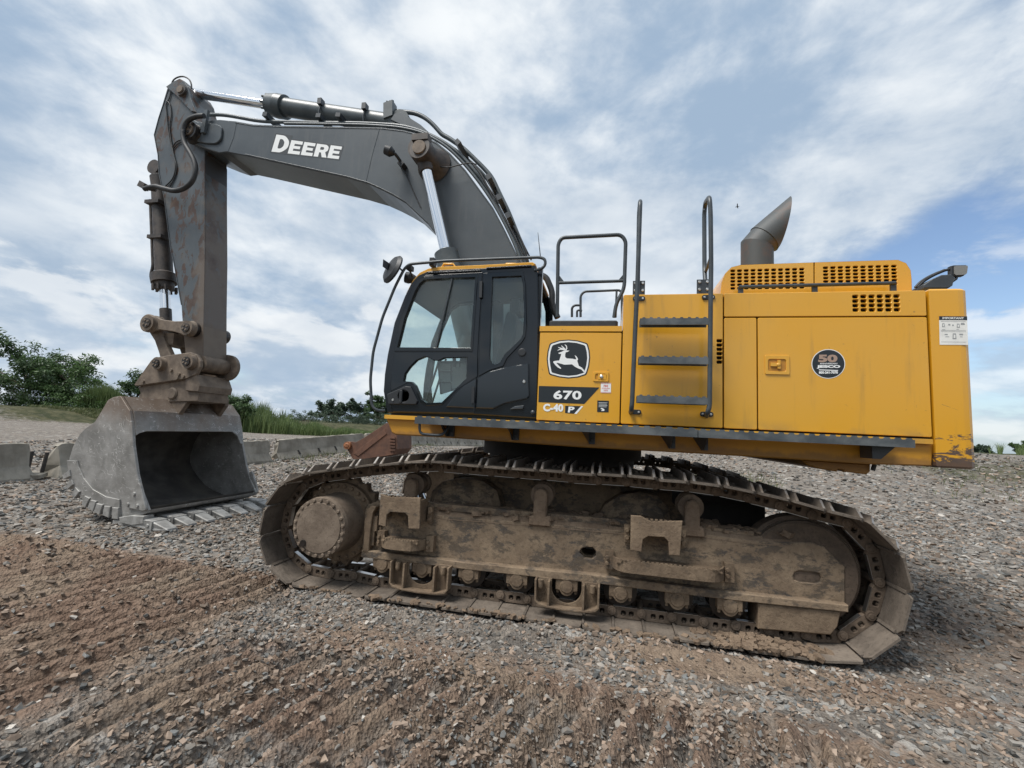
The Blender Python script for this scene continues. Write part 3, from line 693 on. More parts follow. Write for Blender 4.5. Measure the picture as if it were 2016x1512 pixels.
for i in range(len(JT)):
    a, b_ = np.array(JT[i]), np.array(JT[(i+1) % len(JT)]); m = (a+b_)/2; t = (b_-a)/np.linalg.norm(b_-a); nrm = np.array((-t[1], t[0]))
    # travel is clockwise seen from the camera: the outward normal lies left of travel
    mat = Matrix(((t[0], 0, nrm[0], m[0]), (0, 1, 0, 0), (t[1], 0, nrm[1], m[1]), (0, 0, 0, 1)))
    stretch = np.linalg.norm(b_-a)/.258
    for nm, me_ in (('track_shoe', shoe_me), ('track_link', link_me)):
        o = link(nm, me_, track); o.matrix_local = mat
        if nm == 'track_shoe': o.scale = (stretch*.962, 1, 1)
        o.rotation_euler.x += random.uniform(-.012, .012); o.location.z += random.uniform(-.004, .004)
def tp(name, mb, mats, fix=True, **k):     # a piece of the near track, given in machine coordinates
    mb.xform(lambda v: (v[0], v[1]-YT, v[2])); return mb.build(name, mats, track, fix, **k)
YF = -1.62
fr = MB()
ftop = [(719, 1003), (724, 994), (748, 984), (831, 1008), (880, 1017), (1047, 1029), (1166, 1040), (1237, 1046), (1344, 1050), (1394, 1053), (1487, 1065), (1560, 1068), (1600, 1068.5), (1623, 1077), (1664, 1117), (1664, 1193), (1440, 1168), (940, 1111), (712, 1085)]
slot1 = [(1141, 1088), (1145, 1080), (1155, 1077), (1167, 1078), (1173, 1085), (1173, 1095), (1165, 1101), (1150, 1099)]
slot2 = [(1562, 1134), (1565, 1127), (1573, 1124), (1604, 1127), (1614, 1130), (1618, 1138), (1615, 1146), (1605, 1149), (1575, 1146), (1564, 1142)]
fr.plate(XZ(ftop, YF), YF, YF+.05, [XZ(slot1, YF), XZ(slot2, YF)], .008)
bx = XZ(ftop, YF); fr.plate([(x, z) for x, z in bx], YF+.12, -1.27, [XZ(slot1, YF)], .01)
for x_, z_ in ((bx[1], 0), (bx[13], 0)): pass
fr.box(bx[0][0]+.02, bx[14][0]-.1, YF+.04, YF+.13, .36, .42); fr.box(bx[3][0], bx[10][0], YF+.04, YF+.13, .86, .92)
fl = XZ([(712, 1083), (940, 1110), (1173, 1132.5), (1440, 1166.5), (1671, 1192), (1671, 1206), (1440, 1182), (1173, 1149), (940, 1124), (710, 1097)], -1.70)
fr.plate(fl, -1.70, -1.24, (), .006)
tp('track_frame', fr, 'mud_frame')
g = MB(); sx = (P(1590, 1137, YF)[0]); g.box(sx-.16, sx+.2, YF+.05, YF+.115, .55, .78); tp('idler_yoke', g, 'hub_mud')
# mud and stones lying on the frame
cr = MB(); nx, ny = 150, 14; X0, X1 = bx[3][0], bx[11][0]
xs = np.linspace(X0, X1, nx); zt = np.interp(xs, [p[0] for p in bx[3:12]], [p[1] for p in bx[3:12]])
V = []; 
for i in range(nx):
    for j in range(ny):
        v = j/(ny-1); y = YF-.004+v*.42; hgt = .012+.075*math.sin(math.pi*min(1, v*1.1+.02))*(0.35+.9*float(fbm(xs[i]*2.2+5, y*3)))+.035*(float(fbm(xs[i]*11, y*11+3))-.4)
        V.append((xs[i], y, zt[i]+(hgt if 0 < j < ny-1 else -.03)))
cr.add(V, [(i*ny+j, (i+1)*ny+j, (i+1)*ny+j+1, i*ny+j+1) for i in range(nx-1) for j in range(ny-1)], smooth=False)
for k in range(420):
    x = random.uniform(X0, X1); y = YF+random.uniform(.01, .36); s_ = random.choice((.010, .014, .018, .024, .04)) * random.uniform(.7, 1.2); z = float(np.interp(x, xs, zt))+.03+.05*random.random()
    R = Matrix.Rotation(random.uniform(0, 6), 3, 'Z') @ Matrix.Rotation(random.uniform(-.5, .5), 3, 'X')
    cr.obox((x, y, z), R @ Vector((s_, 0, 0)), R @ Vector((.1*s_, s_*.75, 0)), R @ Vector((.15*s_, 0, s_*.5)))
tp('mud_crust', cr, 'mud', kind='stuff')
sp_ = MB()
for k in range(420):
    x = random.gauss(1.98, .22) if k < 300 else random.uniform(-2.2, 2.3); y = random.uniform(-1.9, -1.66) if k < 300 else random.uniform(-1.92, -1.86); s_ = random.choice((.012, .016, .022, .03)) * random.uniform(.7, 1.2); z = .065+random.random()*.035*max(0, 1-abs(x-1.98)/.35)
    R = Matrix.Rotation(random.uniform(0, 6), 3, 'Z') @ Matrix.Rotation(random.uniform(-.5, .5), 3, 'X')
    sp_.obox((x, y, z), R @ Vector((s_, 0, 0)), R @ Vector((.2*s_, s_*.7, 0)), R @ Vector((.15*s_, 0, s_*.5)))
tp('spilled_dirt', sp_, 'mud', kind='stuff')
ep = MB(); ep.plate(rnd(XZ([(713, 1088), (718, 1040), (722, 1006), (730, 996), (741, 998), (734, 1010), (729, 1045), (725, 1090)], -1.70), .012), -1.70, YF+.01, (), .006); tp('frame_end_plate', ep, 'mud_part')
for px0_, py0_ in ((733, 1022), (727, 1050)):
    ep = MB(); q = P(px0_+5, py0_+8, -1.66); ep.box(q[0]-.03, q[0]+.03, -1.67, YF, q[2]-.075, q[2]+.075)
    for kz in (-.05, 0, .05): ep.lathe((q[0]+.05, YF, q[2]+kz), (q[0]+.05, YF-.025, q[2]+kz), [(0, .018), (1, .014)], 8)
    tp('bolt_plate', ep, 'mud_part')
# sprocket and final drive
SX, SZ = -2.06, .645
sp = MB(); teeth = []
for i in range(21*4):
    r = (.435, .475, .475, .435)[i % 4]; an = 2*math.pi*(i+.3*((i % 4) in (1, 2))*(1 if i % 4 == 1 else -1))/(21*4); teeth.append((SX+r*math.cos(an), SZ+r*math.sin(an)))
sp.plate(teeth, -1.50, -1.40, (), .008); sp.lathe((SX, -1.50, SZ), (SX, -1.565, SZ), [(0, .405), (.9, .405), (1, .395)], 40)
for i in range(26):
    an = 2*math.pi*i/26; sp.lathe((SX+.372*math.cos(an), -1.565, SZ+.372*math.sin(an)), (SX+.372*math.cos(an), -1.592, SZ+.372*math.sin(an)), [(0, .020), (.7, .020), (1, .014)], 8)
tp('sprocket', sp, 'mud_part')
hd = MB(); hd.lathe((SX, -1.55, SZ), (SX, -1.90, SZ), [(0, .312), (.12, .300), (.30, .294), (.80, .290), (.86, .296), (1.0, .288)], 48)
hd.lathe((SX, -1.90, SZ), (SX, -1.912, SZ), [(0, .246), (1, .240)], 40)
for i in range(22):
    an = 2*math.pi*(i+.5)/22; hd.lathe((SX+.266*math.cos(an), -1.899, SZ+.266*math.sin(an)), (SX+.266*math.cos(an), -1.918, SZ+.266*math.sin(an)), [(0, .019), (.6, .019), (1, .013)], 8)
hd.lathe((SX-.15, -1.912, SZ-.16), (SX-.15, -1.925, SZ-.16), [(0, .035), (1, .03)], 12, mi=1)
tp('final_drive', hd, ['hub_mud', 'grease'])
# idler
IX, IZ = 2.37, .62
idl = MB(); idl.lathe((IX, -1.60, IZ), (IX, -1.30, IZ), [(0, .30), (.0, .405), (.06, .425), (.22, .43), (.26, .462), (.74, .462), (.78, .43), (.94, .425), (1, .405), (1, .3)], 48)
idl.lathe((IX, -1.585, IZ), (IX, -1.32, IZ), [(0, .30), (1, .30)], 30); tp('idler_wheel', idl, 'idler_mud')
rim = MB(); rim.lathe((IX, -1.58, IZ), (IX, -1.534, IZ), [(0, .4265), (1, .4325)], 48, cap=False); tp('idler_rim', rim, 'worn_rail')
# bottom rollers with their end collars
YR = -1.665
for k, (px, py) in enumerate(((754, 1111), (831.7, 1119.7), (922.9, 1132), (1018, 1141), (1115.7, 1154), (1221.5, 1167.5), (1332.4, 1179), (1436, 1193))):
    p = P(px, py, YR); x, z = p[0], .303
    r = MB(); r.lathe((x, -1.60, z), (x, -1.30, z), [(0, .095), (.02, .150), (.22, .150), (.24, .135), (.76, .135), (.78, .15), (.98, .15), (1, .095)], 20); r.mi = 1
    cap = [(-.10, .075), (-.10, -.036), (-.066, -.040)]+[(.060*math.cos(a), -.032+.055*math.sin(a)) for a in np.linspace(math.pi*1.15, math.pi*1.85, 7)]+[(.066, -.040), (.10, -.036), (.10, .075)]
    r.plate([(x+a, z+b_) for a, b_ in cap], -1.685, -1.60, (), .003); r.lathe((x, -1.685, z), (x, -1.697, z), [(0, .062), (1, .055)], 16)
    for sgn in (-1, 1): r.cyl((x+sgn*.082, -1.655, z-.04), (x+sgn*.082, -1.655, z-.068), .014, 8)
    tp('track_roller', r, ['grease', 'mud_part'])
# carrier rollers with mud-packed posts
for px, py in ((815, 956), (1067, 975), (1360, 1001)):
    p = P(px, py, -1.55); x = p[0]; z = 1.085
    r = MB(); r.lathe((x, -1.56, z), (x, -1.34, z), [(0, .085), (.02, .112), (.2, .112), (.22, .088), (.78, .088), (.8, .112), (.98, .112), (1, .08)], 20); r.mi = 1
    zt_ = float(np.interp(x, [q[0] for q in bx[3:12]], [q[1] for q in bx[3:12]]))
    post = [(-.105, zt_-.02), (-.10, zt_+.06), (-.065, zt_+.075), (-.062, z+.01), (-.045, z+.055), (0, z+.075), (.045, z+.055), (.062, z+.01), (.062, zt_+.075), (.10, zt_+.06), (.105, zt_-.02)]
    r.plate([(x+a, b_) for a, b_ in post], -1.655, -1.565, (), .012); tp('carrier_roller', r, ['link_steel', 'mud'])
# track guards
def guard(px, hole_px):
    o = XZ(px, -1.72); gm = MB(); cxr = P(*hole_px, -1.70)[0]
    x0 = min(p[0] for p in o); x1 = max(p[0] for p in o); zt = max(p[1] for p in o); zb = min(p[1] for p in o)
    arc = [(cxr+.135*math.cos(a), .29+.125*math.sin(a)) for a in np.linspace(math.pi, 2*math.pi, 12)]
    pl = [(x0+.02, zt), (cxr-.135, zt)]+arc+[(cxr+.135, zt), (x1-.02, zt), (x1-.015, zb+.06), (x1-.07, zb+.015), (x0+.07, zb+.015), (x0+.015, zb+.06)]
    gm.plate(pl, -1.715, -1.70, (), .003)
    path = [(x0, zt), (x0+.005, zb+.055), (x0+.035, zb+.022), (x0+.11, zb+.005), ((x0+x1)/2, zb-.004), (x1-.11, zb+.005), (x1-.03, zb+.022), (x1, zb+.055), (x1, zt)]
    q = MB(); inner = [(x0+.018, zt), (x0+.022, zb+.06), (x0+.045, zb+.038), (x0+.115, zb+.022), ((x0+x1)/2, zb+.013), (x1-.115, zb+.022), (x1-.045, zb+.038), (x1-.018, zb+.06), (x1-.018, zt)]
    q.plate(path+inner[::-1], -1.80, -1.70, (), .003); gm.add(q.V, q.F)
    for x in (cxr-.155, cxr+.155): gm.box(x-.009, x+.009, -1.795, -1.70, zb+.02, zt-.01)
    for x in (cxr-.235, cxr+.235): gm.lathe((x, -1.75, zt-.01), (x, -1.75, zt-.085), [(0, .026), (.8, .026), (1, .02)], 10)
    tp('track_guard', gm, 'mud_part')
guard([(775, 1102), (777, 1145), (860, 1166), (887, 1155), (888, 1114)], (831.7, 1119.7))
guard([(1055, 1138), (1058, 1184), (1150, 1201), (1180, 1190), (1180, 1150)], (1115.7, 1154))
gm = MB(); gm.plate(XZ([(1493, 1188), (1493, 1239), (1636, 1251), (1650, 1234), (1656, 1204)], -1.68), -1.68, -1.38, (), .01); tp('rear_guard', gm, 'mud_part')
# step brackets on the frame
def teeth_edge(x0, x1, y, z, n, mb, w=.012):
    for i in range(n):
        x = x0+(x1-x0)*(i+.5)/n; mb.box(x-(x1-x0)/n*.28, x+(x1-x0)/n*.28, y, y+w, z, z+.014)
def bracket(px, pxtop):
    o = XZ(px, -1.83); m_ = MB(); m_.plate(o, -1.83, -1.80, (), .005)
    xs_ = [p[0] for p in o]; zt = max(p[1] for p in o); x0, x1 = min(xs_)+.01, max(xs_)-.01; zz_ = P(*pxtop, -1.83)[2]
    m_.box(x0, x1, -1.81, YF+.02, zz_-.05, zz_-.03); teeth_edge(x0+.03, x1-.03, -1.828, zz_-.006, 9, m_)
    zb = min(p[1] for p in o)
    for x in (x0+.01, x1-.02): m_.box(x, x+.015, -1.81, YF+.01, zb+.06, zz_-.02)
    for x in (x0-.045, x1+.03):
        m_.box(x-.012, x+.035, YF-.05, YF+.002, zb+.04, zb+.19)
        for kz in (.08, .145): m_.lathe((x+.012, YF-.05, zb+kz), (x+.012, YF-.068, zb+kz), [(0, .022), (1, .017)], 8)
    tp('step_bracket', m_, 'mud_part')
bracket([(749, 973), (770, 979), (828, 980), (826, 1042), (804, 1041), (803, 1016), (797, 1010), (768, 1008), (761, 1014), (759, 1037), (745, 1034)], (800, 980))
bracket([(1242, 1015), (1262, 1016), (1282, 1027), (1344, 1026), (1339, 1094), (1318, 1093), (1316, 1067), (1308, 1058), (1276, 1056), (1266, 1062), (1263, 1087), (1241, 1083)], (1310, 1026))
def low_step(a, b_, hz, n):
    p, q = P(*a, -1.83), P(*b_, -1.83); m_ = MB(); zt = (p[2]+q[2])/2; x0, x1 = p[0], q[0]
    o = rnd([(x0-.07, YF), (x0+.02, -1.83), (x1-.02, -1.83), (x1+.07, YF)], [0, .1, .1, 0]); i_ = rnd([(x1+.052, YF), (x1-.028, -1.815), (x0+.028, -1.815), (x0-.052, YF)], [0, .1, .1, 0])
    m_.slab(o+i_, zt-hz, zt); m_.box(x0, x1, -1.81, YF, zt-.03, zt-.018); teeth_edge(x0+.02, x1-.02, -1.829, zt-.003, n, m_)
    for x in (x0-.10, x1+.045):
        m_.box(x, x+.075, YF-.075, YF+.002, zt-hz-.02, zt+.035)
        for kz in (.02, .07): m_.lathe((x+.02, YF-.075, zt-kz), (x+.02, YF-.095, zt-kz), [(0, .018), (1, .014)], 8)
    tp('boarding_step', m_, 'mud_part')
low_step((748, 1061), (820, 1066), .095, 12); low_step((1214, 1105), (1424, 1122), .10, 22)
# the far track is the near one mirrored over the machine's centre plane
far = empty('track', (0, 2*YC-YT, 0), exc); far.scale = (1, -1, 1)
for ch in list(track.children):
    c = ch.copy(); C.objects.link(c); c.parent = far
# carbody between the tracks
cb = MB(); cb.box(-1.0, 1.25, -1.0, 1.4, .62, 1.16)
for s_ in (-1, 1):
    for px in ([(836, 1004), (846, 968), (866, 950), (900, 943), (945, 948), (975, 968), (986, 1008)], [(1166, 1042), (1190, 996), (1222, 976), (1262, 970), (1298, 980), (1318, 1004), (1327, 1048)]):
        o = XZ(px, -1.28); y0, y1 = (-1.28, -.6) if s_ < 0 else (2*YC+.6, 2*YC+1.28)
        cb.plate([(x, z) for x, z in o]+[(o[-1][0], .6), (o[0][0], .6)], y0, y1, (), .07)
cb.build('carbody', 'mud_frame', exc)
lob = MB(); x0, x1 = P(1375, 1010, -.8)[0], P(1500, 1030, -.8)[0]; lob.box(x0, x1, -.9, 1.2, .75, 1.12); lob.box(x0-.1, x1-.25, -.92, -.9, .8, 1.05); lob.build('swivel_cover', 'underside', exc)
sw = MB(); sw.lathe((.1, YC, 1.1), (.1, YC, 1.63), [(0, 1.02), (.25, 1.02), (.25, .96), (.55, .96), (.55, 1.05), (1, 1.05)], 56)
for i in range(40):
    an = 2*math.pi*i/40; sw.cyl((.1+1.0*math.cos(an), YC+1.0*math.sin(an), 1.2), (.1+1.0*math.cos(an), YC+1.0*math.sin(an), 1.26), .022, 6)
sw.build('swing_bearing', 'underside', exc)

# ---------------- upper structure: frame, panels, hood, counterweight
def zat(px, py, Y=YB): return float(P(px, py, Y)[2])
def xat(px, py, Y=YB): return float(P(px, py, Y)[0])
XF, XA, XB_, XC_, XD, XE = xat(1059, 730), xat(1224, 706), xat(1424.5, 706), xat(1491.5, 740), xat(1826, 620)*.5+xat(1837, 850)*.5, xat(1917, 700)
ZT = (zat(1300, 578.5)+zat(1620, 573))/2; ZM = (zat(1427, 626)+zat(1824, 621.5))/2; ZL = (zat(1220, 833)+zat(1423, 842)+zat(1492, 848.5)+zat(1837, 865))/4
print('body', XF, XA, XB_, XC_, XD, XE, ZT, ZM, ZL)
YFAR = 2*YC-YB
# frame skirt
mf = MB(); sk = XZ([(757.5, 814.5), (1839, 866.5), (1836, 918.5), (1713, 914), (1574, 905), (1388, 894), (1140, 880.5), (905, 863.5), (778, 856), (771, 852)], YB+.03)
sk[0] = (sk[0][0], ZL-.012); sk[1] = (sk[1][0], ZL-.012)
mf.plate(sk, YB+.03, YB+.16, (), .012); zbm = zat(1140, 880.5, YB+.03)
mf.plate(sk, YFAR-.16, YFAR-.03, (), .012)
mf.box(sk[0][0]+.1, XD-.2, YB+.15, YFAR-.15, zbm+.05, ZL-.03)
pl_ = MB(); mf.build('revolving_frame', 'yellow_frame', exc)
rl = MB(); rl.box(sk[0][0]+.02, XD-.01, YB-.012, YB+.05, ZL-.05, ZL-.010); rl.build('frame_lip', 'yellow_paint', exc)
# rusty pan hanging under the engine
pn = MB(); po = XZ([(1577, 905), (1590, 916), (1612, 923), (1649, 929), (1650, 924), (1660, 925), (1661, 928.5), (1707, 934.5), (1714, 928), (1714, 914)], YB+.25)
pn.plate(po, YB+.25, 1.5, (), .01); pn.build('belly_pan', 'yellow_frame', exc)
dh = MB(); dh.tube([P(1722, 914, -1.5), P(1718, 926, -1.5)], .018); dh.build('drain_hose', 'rubber', exc)
# black core that paints the shade in the panel gaps
co = MB(); co.box(XF+.01, XA+.02, YB+.035, -.75, ZL-.02, zat(1140, 643)-.03); co.box(XA+.01, XD-.004, YB+.035, YFAR-.03, ZL-.02, ZT-.03)
co.build('gap_shade_core', 'gap_shade_black', exc)
G = .0055
def panel(name, x0, x1, z0, z1, mat='yellow_paint', holes=(), y=YB, th=.03, parent=exc, r=.012):
    m_ = MB(); m_.plate(rrect(x0+G, x1-G, z0+G, z1-G, r, 2), y, y+th, holes, .004); return m_.build(name, mat, parent)
ZBX = zat(1140, 653.5)
box = panel('battery_door', XF, XA, ZL, ZBX)
lidz = zat(1140, 642); lid = MB(); lid.box(XF, XA-.004, YB-.004, -.76, ZBX+G, lidz); lid.build('battery_box_lid', 'yellow_paint', exc)
sides = MB(); sides.box(XF+.004, XF+.03, YB+.03, -.76, ZL, ZBX); sides.build('box_side', 'yellow_paint', exc)
def slots(x0, x1, z0, z1, nx, nz, w, h, r): # a grid of rounded slots
    out = []
    for i in range(nx):
        for j in range(nz):
            cx = x0+(x1-x0)*(i/(nx-1) if nx > 1 else .5); cz = z0+(z1-z0)*(j/(nz-1) if nz > 1 else .5); out.append(rrect(cx-w/2, cx+w/2, cz-h/2, cz+h/2, r, 2))
    return out
vx = xat(1416.5, 692); lad_panel = panel('ladder_panel', XA, XB_, ZL, ZT, holes=slots(vx, vx, zat(1416.5, 713), zat(1416.5, 671), 1, 6, .046, .030, .010))
panel('narrow_panel', XB_, XC_, ZL, ZM)
door = panel('engine_door', XC_, XD, ZL, ZM)
sx0, sx1, sz0, sz1 = xat(1684.5, 600), xat(1766, 598), zat(1726, 610), zat(1724, 583.5)
panel('upper_panel', XB_, XD, ZM, ZT, holes=slots(sx0, sx1, sz0, sz1, 6, 4, (sx1-sx0)/5*.72, (sz1-sz0)/3*.78, .011))
roofp = MB(); roofp.box(XA+.003, XD-.003, YB+.03, YFAR, ZT-.03, ZT-.006); roofp.build('body_top', 'yellow_paint', exc)
fw = MB(); fw.box(XA+.004, XA+.03, YB+.032, YFAR-.03, ZBX, ZT-.031); fw.build('front_bulkhead', 'yellow_paint', exc)
rear_far = MB(); rear_far.box(-.1, XD, YFAR-.03, YFAR, ZL, ZT-.03); rear_far.build('far_panel', 'yellow_paint', exc)
# fixed box and tank on the far flank
tk = MB(); tk.box(-1.45, XA, 1.0, YFAR-.031, ZL-.02, 2.55); tk.build('fuel_tank', 'yellow_paint', exc)
# door latches
def latch(name, px, parent, tongue):
    (a, b_), (c, d) = px; x0, x1, z0, z1 = xat(a, d), xat(c, d), zat(a, d), zat(a, b_)
    m_ = MB(); w = (x1-x0); h = (z1-z0); m_.plate(rrect(x0, x1, z0, z1, .01), YB-.010, YB+.001, [rrect(x0+w*.12, x1-w*.14, z0+h*.16, z1-h*.2, .018)], .002)
    m_.mi = 1; m_.box(x0+w*.12, x1-w*.14, YB-.0015, YB+.0005, z0+h*.16, z1-h*.2)
    m_.mi = 0
    if tongue: m_.box(x0+w*.22, x0+w*.55, YB-.016, YB-.002, z0+h*.42, z0+h*.60); m_.box(x0+w*.5, x0+w*.62, YB-.018, YB-.002, z0+h*.3, z0+h*.74)
    else: m_.box(x0+w*.30, x1-w*.16, YB-.012, YB-.002, z0+h*.2, z1-h*.24)
    m_.mi = 2; m_.lathe((x0+w*.53, YB-.012, z0+h*.5), (x0+w*.53, YB-.024, z0+h*.5), [(0, .016), (.6, .016), (1, .008)], 10)
    m_.build(name, ['yellow_paint', 'yellow_frame', 'bolt_steel' if not tongue else 'yellow_paint'], parent)
latch('door_latch', ((1506, 699.5), (1554, 737)), door, True); latch('door_latch', ((1168, 732), (1198, 751)), box, False)
# counterweight: plan with a curved tail
cw = MB(); x_f = XD+.014; R_ = 3.76; ccx = .1
arc = [(ccx+math.sqrt(R_**2-(y-YC)**2)+.08, y) for y in np.linspace(YB+.30, YFAR-.30, 15)]
zc0, zc1 = zat(1870, 922), zat(1870, 567.5); plan = [(x_f, YB)]+rnd([(x_f, YB), (XE+.005, YB-.0), arc[0]], [0, .09, 0], 4)[1:-1]+arc+[(XE+.005, YFAR), (x_f, YFAR)]
cw.slab(plan, zc0, zc1, (), .016); cwo = cw.build('counterweight', 'yellow_scraped', exc)
# engine hood with its two grilles
YH = -1.50
hz0 = ZT-.03
def hood(name, px, gx, nx, nz):
    o = XZ(px, YH); m_ = MB(); (a, b_), (c, d) = gx
    ww = (xat(c, (b_+d)/2, YH)-xat(a, (b_+d)/2, YH))/(nx-1)*.72; wh = ((zat(a, b_, YH)+zat(c, b_-5, YH))-(zat(a, d, YH)+zat(c, d-5, YH)))/2/(nz-1)*.74
    h = slots(xat(a, (b_+d)/2, YH), xat(c, (b_+d)/2, YH), (zat(a, d, YH)+zat(c, d-5, YH))/2, (zat(a, b_, YH)+zat(c, b_-5, YH))/2, nx, nz, ww, wh, .012)
    m_.plate(o, YH, YH+.02, h, .003); q = MB(); top = [p for p in o if p[1] > hz0+.03]
    ob = m_.build(name, 'yellow_paint', exc); return o
h1 = hood('hood_grille', [(1418, 580), (1421, 555), (1428, 538), (1440, 526), (1458, 521.5), (1602, 516.5), (1602, 580)], ((1443, 534), (1579, 569)), 11, 6)
h2 = hood('hood_grille', [(1604.5, 580), (1604.5, 516.5), (1768, 511.5), (1784, 518), (1793, 532), (1795, 550), (1795.5, 580)], ((1626, 528), (1761, 562)), 10, 6)
hd_ = MB(); out = h1[:6]+h2[2:]; zl = hz0; sk_out = [(h1[0][0], zl)]+h1[1:5]+[h1[5], h2[2]]+h2[3:6]+[(h2[6][0], zl)]
hd_.sweep(sk_out, YH+.001, YFAR-.2); hd_.build('engine_hood', 'yellow_paint', exc)
ck = MB(); ck.plate([(x_*.985+.035, z_-.012) for x_, z_ in sk_out], YH+.10, YFAR-.25); ck.build('hood_shade_core', 'gap_shade_black', exc)  # black filler, painted as the shade behind the grille slots
hr = MB(); a = P(1455, 565, -1.58); b_ = P(1763, 557, -1.58)
hr.tube([a, b_], .017); 
for px, py in ((1459, 565), (1605, 561), (1760, 557)):
    q = P(px, py, -1.58); hr.box(q[0]-.022, q[0]+.022, -1.575, -1.555, hz0+.02, q[2]+.005)
hr.build('hood_rail', 'rail_paint', exc)
# exhaust: straight stack, tilted mitred outlet
YX = -.55
ex = MB(); xl, xr = xat(1459, 500, YX), xat(1522, 500, YX); cx, rr = (xl+xr)/2, (xr-xl)/2; zb = hz0
n = 32; ringz = lambda zl_, zr_: [(cx+rr*math.cos(t), YX+rr*math.sin(t), zl_+(zr_-zl_)*(math.cos(t)*.5+.5)) for t in np.linspace(0, 2*math.pi, n, endpoint=False)]
k1 = ringz(zat(1459, 476, YX), zat(1521, 493, YX)); base = ringz(zb, zb)
ex.add(base+k1, [(i, (i+1) % n, n+(i+1) % n, n+i) for i in range(n)], smooth=True)
pl2, pr2 = P(1479.5, 452.5, YX), P(1529, 491, YX); tip = P(1553.5, 388.5, YX); low = P(1533.5, 486.5, YX)
k2 = [tuple(np.array(pr2)*(math.cos(t)*.5+.5)+np.array(pl2)*(.5-math.cos(t)*.5)+np.array((0, rr*math.sin(t), 0))) for t in np.linspace(0, 2*math.pi, n, endpoint=False)]
ex.add(k1+k2, [(i, (i+1) % n, n+(i+1) % n, n+i) for i in range(n)], smooth=True)
k2b = [tuple((np.array(k)-(np.array(pl2)+pr2)/2)*1.05+(np.array(pl2)+pr2)/2) for k in k2]; ex.add(k2+k2b, [(i, (i+1) % n, n+(i+1) % n, n+i) for i in range(n)])
k3 = [tuple(np.array(low)*(math.cos(t)*.5+.5)+np.array(tip)*(.5-math.cos(t)*.5)+np.array((0, rr*1.05*math.sin(t), 0))) for t in np.linspace(0, 2*math.pi, n, endpoint=False)]
ex.add(k2b+k3, [(i, (i+1) % n, n+(i+1) % n, n+i) for i in range(n)], smooth=True)
ex.build('exhaust_stack', 'exhaust_steel', exc, fix=False)
# camera bracket and mirror on the counterweight
mr = MB(); o = XZ([(1877, 521), (1883, 519.5), (1908, 519), (1909, 522), (1907, 537), (1903, 540.5), (1881, 541.5), (1877, 538)], -1.25)
mr.plate(o, -1.22, -1.17, (), .006); mr.mi = 1; mr.plate([((x-o[0][0])*.84+o[0][0]+.022, (z-o[0][1])*.84+o[0][1]-.008) for x, z in o], -1.226, -1.219); mr.mi = 0
mr.tube([P(1884, 542, -1.2), P(1882, 549, -1.2), P(1872, 556, -1.2)], .012); mr.build('tail_mirror', ['black_plastic', 'lamp_lens'], exc)
cm = MB(); cm.plate(XZ([(1818, 561), (1836, 549), (1854, 541), (1874, 540), (1880, 546), (1876, 562), (1868, 567), (1818, 567)], -1.3), -1.3, -1.1, (), .006); cm.build('tail_camera', 'black_satin', exc)
cbl = MB(); cbl.tube([P(1802, 566, -1.2), P(1812, 555, -1.2), P(1828, 545, -1.2), P(1850, 535, -1.2), P(1877, 528, -1.2)], .012, smooth_path=.1); cbl.tube([P(1806, 566, -1.2), P(1818, 553, -1.2), P(1838, 541, -1.2), P(1860, 532, -1.2)], .014, smooth_path=.1); cbl.build('tail_cable', 'rubber', exc)

# ---------------- catwalk, steps, ladder, handrails
YW = -2.03
def catwalk(a, b_, c, d, n):   # pixels: top-left, bottom-left, top-right, bottom-right of the front face
    x0, x1 = xat(*a, YW), xat(*c, YW); zt = (zat(*a, YW)+zat(*c, YW))/2; zb = (zat(*b_, YW)+zat(*d, YW))/2
    m_ = MB(); o = [(x0, zb), (x1, zb), (x1, zt)]
    for i in range(n-1, -1, -1):
        xa = x0+(x1-x0)*i/n; w = (x1-x0)/n
        o += [(xa+w*.82, zt), (xa+w*.72, zt+.012), (xa+w*.30, zt+.012), (xa+w*.2, zt)]
    o.append((x0, zt)); m_.plate(o, YW, YW+.012); m_.box(x0, x1, YW+.012, YB+.02, zt-.012, zt-.001); m_.box(x0, x1, YW+.012, YW+.05, zb, zb+.010)
    m_.box(x0, x0+.01, YW+.012, YB, zb, zt-.012); m_.box(x1-.01, x1, YW+.012, YB, zb, zt-.012)
    m_.build('catwalk', 'catwalk_paint', exc); return zt, zb
zt_, zb_ = catwalk((817, 818.7), (817, 834), (1373.5, 848), (1373.5, 861), 28)
catwalk((1375, 848), (1375, 861), (1801.5, 865), (1801.5, 882), 21)
for px in (875, 1006, 1160, 1322, 1388):
    br = MB(); x = xat(px, 850, -1.85); br.add([(x-.08, YW+.05, zb_+.01), (x-.08, YB+.03, zb_+.01), (x, YB+.03, zb_-.11), (x, YW+.22, zb_-.11), (x+.0, YW+.05, zb_+.01)], [(0, 1, 2, 3, 4)])
    br.box(x-.005, x+.05, YB-.01, YB+.04, zb_-.11, zb_+.01); bolt(br, x+.025, zb_-.07, YB-.01, .02); br.build('catwalk_bracket', 'black_satin', exc)
br = MB(); x0, x1 = xat(1710, 885, -1.85), xat(1757, 885, -1.85); br.plate([(x0, zb_+.005), (x1, zb_+.005), (x0+.06, zb_-.10), (x0, zb_-.10)], -1.9, -1.72); br.build('catwalk_bracket', 'black_satin', exc)
lp = MB(); lp.tube([P(826, 833, -1.98), P(826, 854, -1.98), P(868, 857.5, -1.98), P(879, 848, -1.9), P(883, 836, -1.86)], .013, smooth_path=.05); lp.build('step_loop', 'rail_paint', exc)
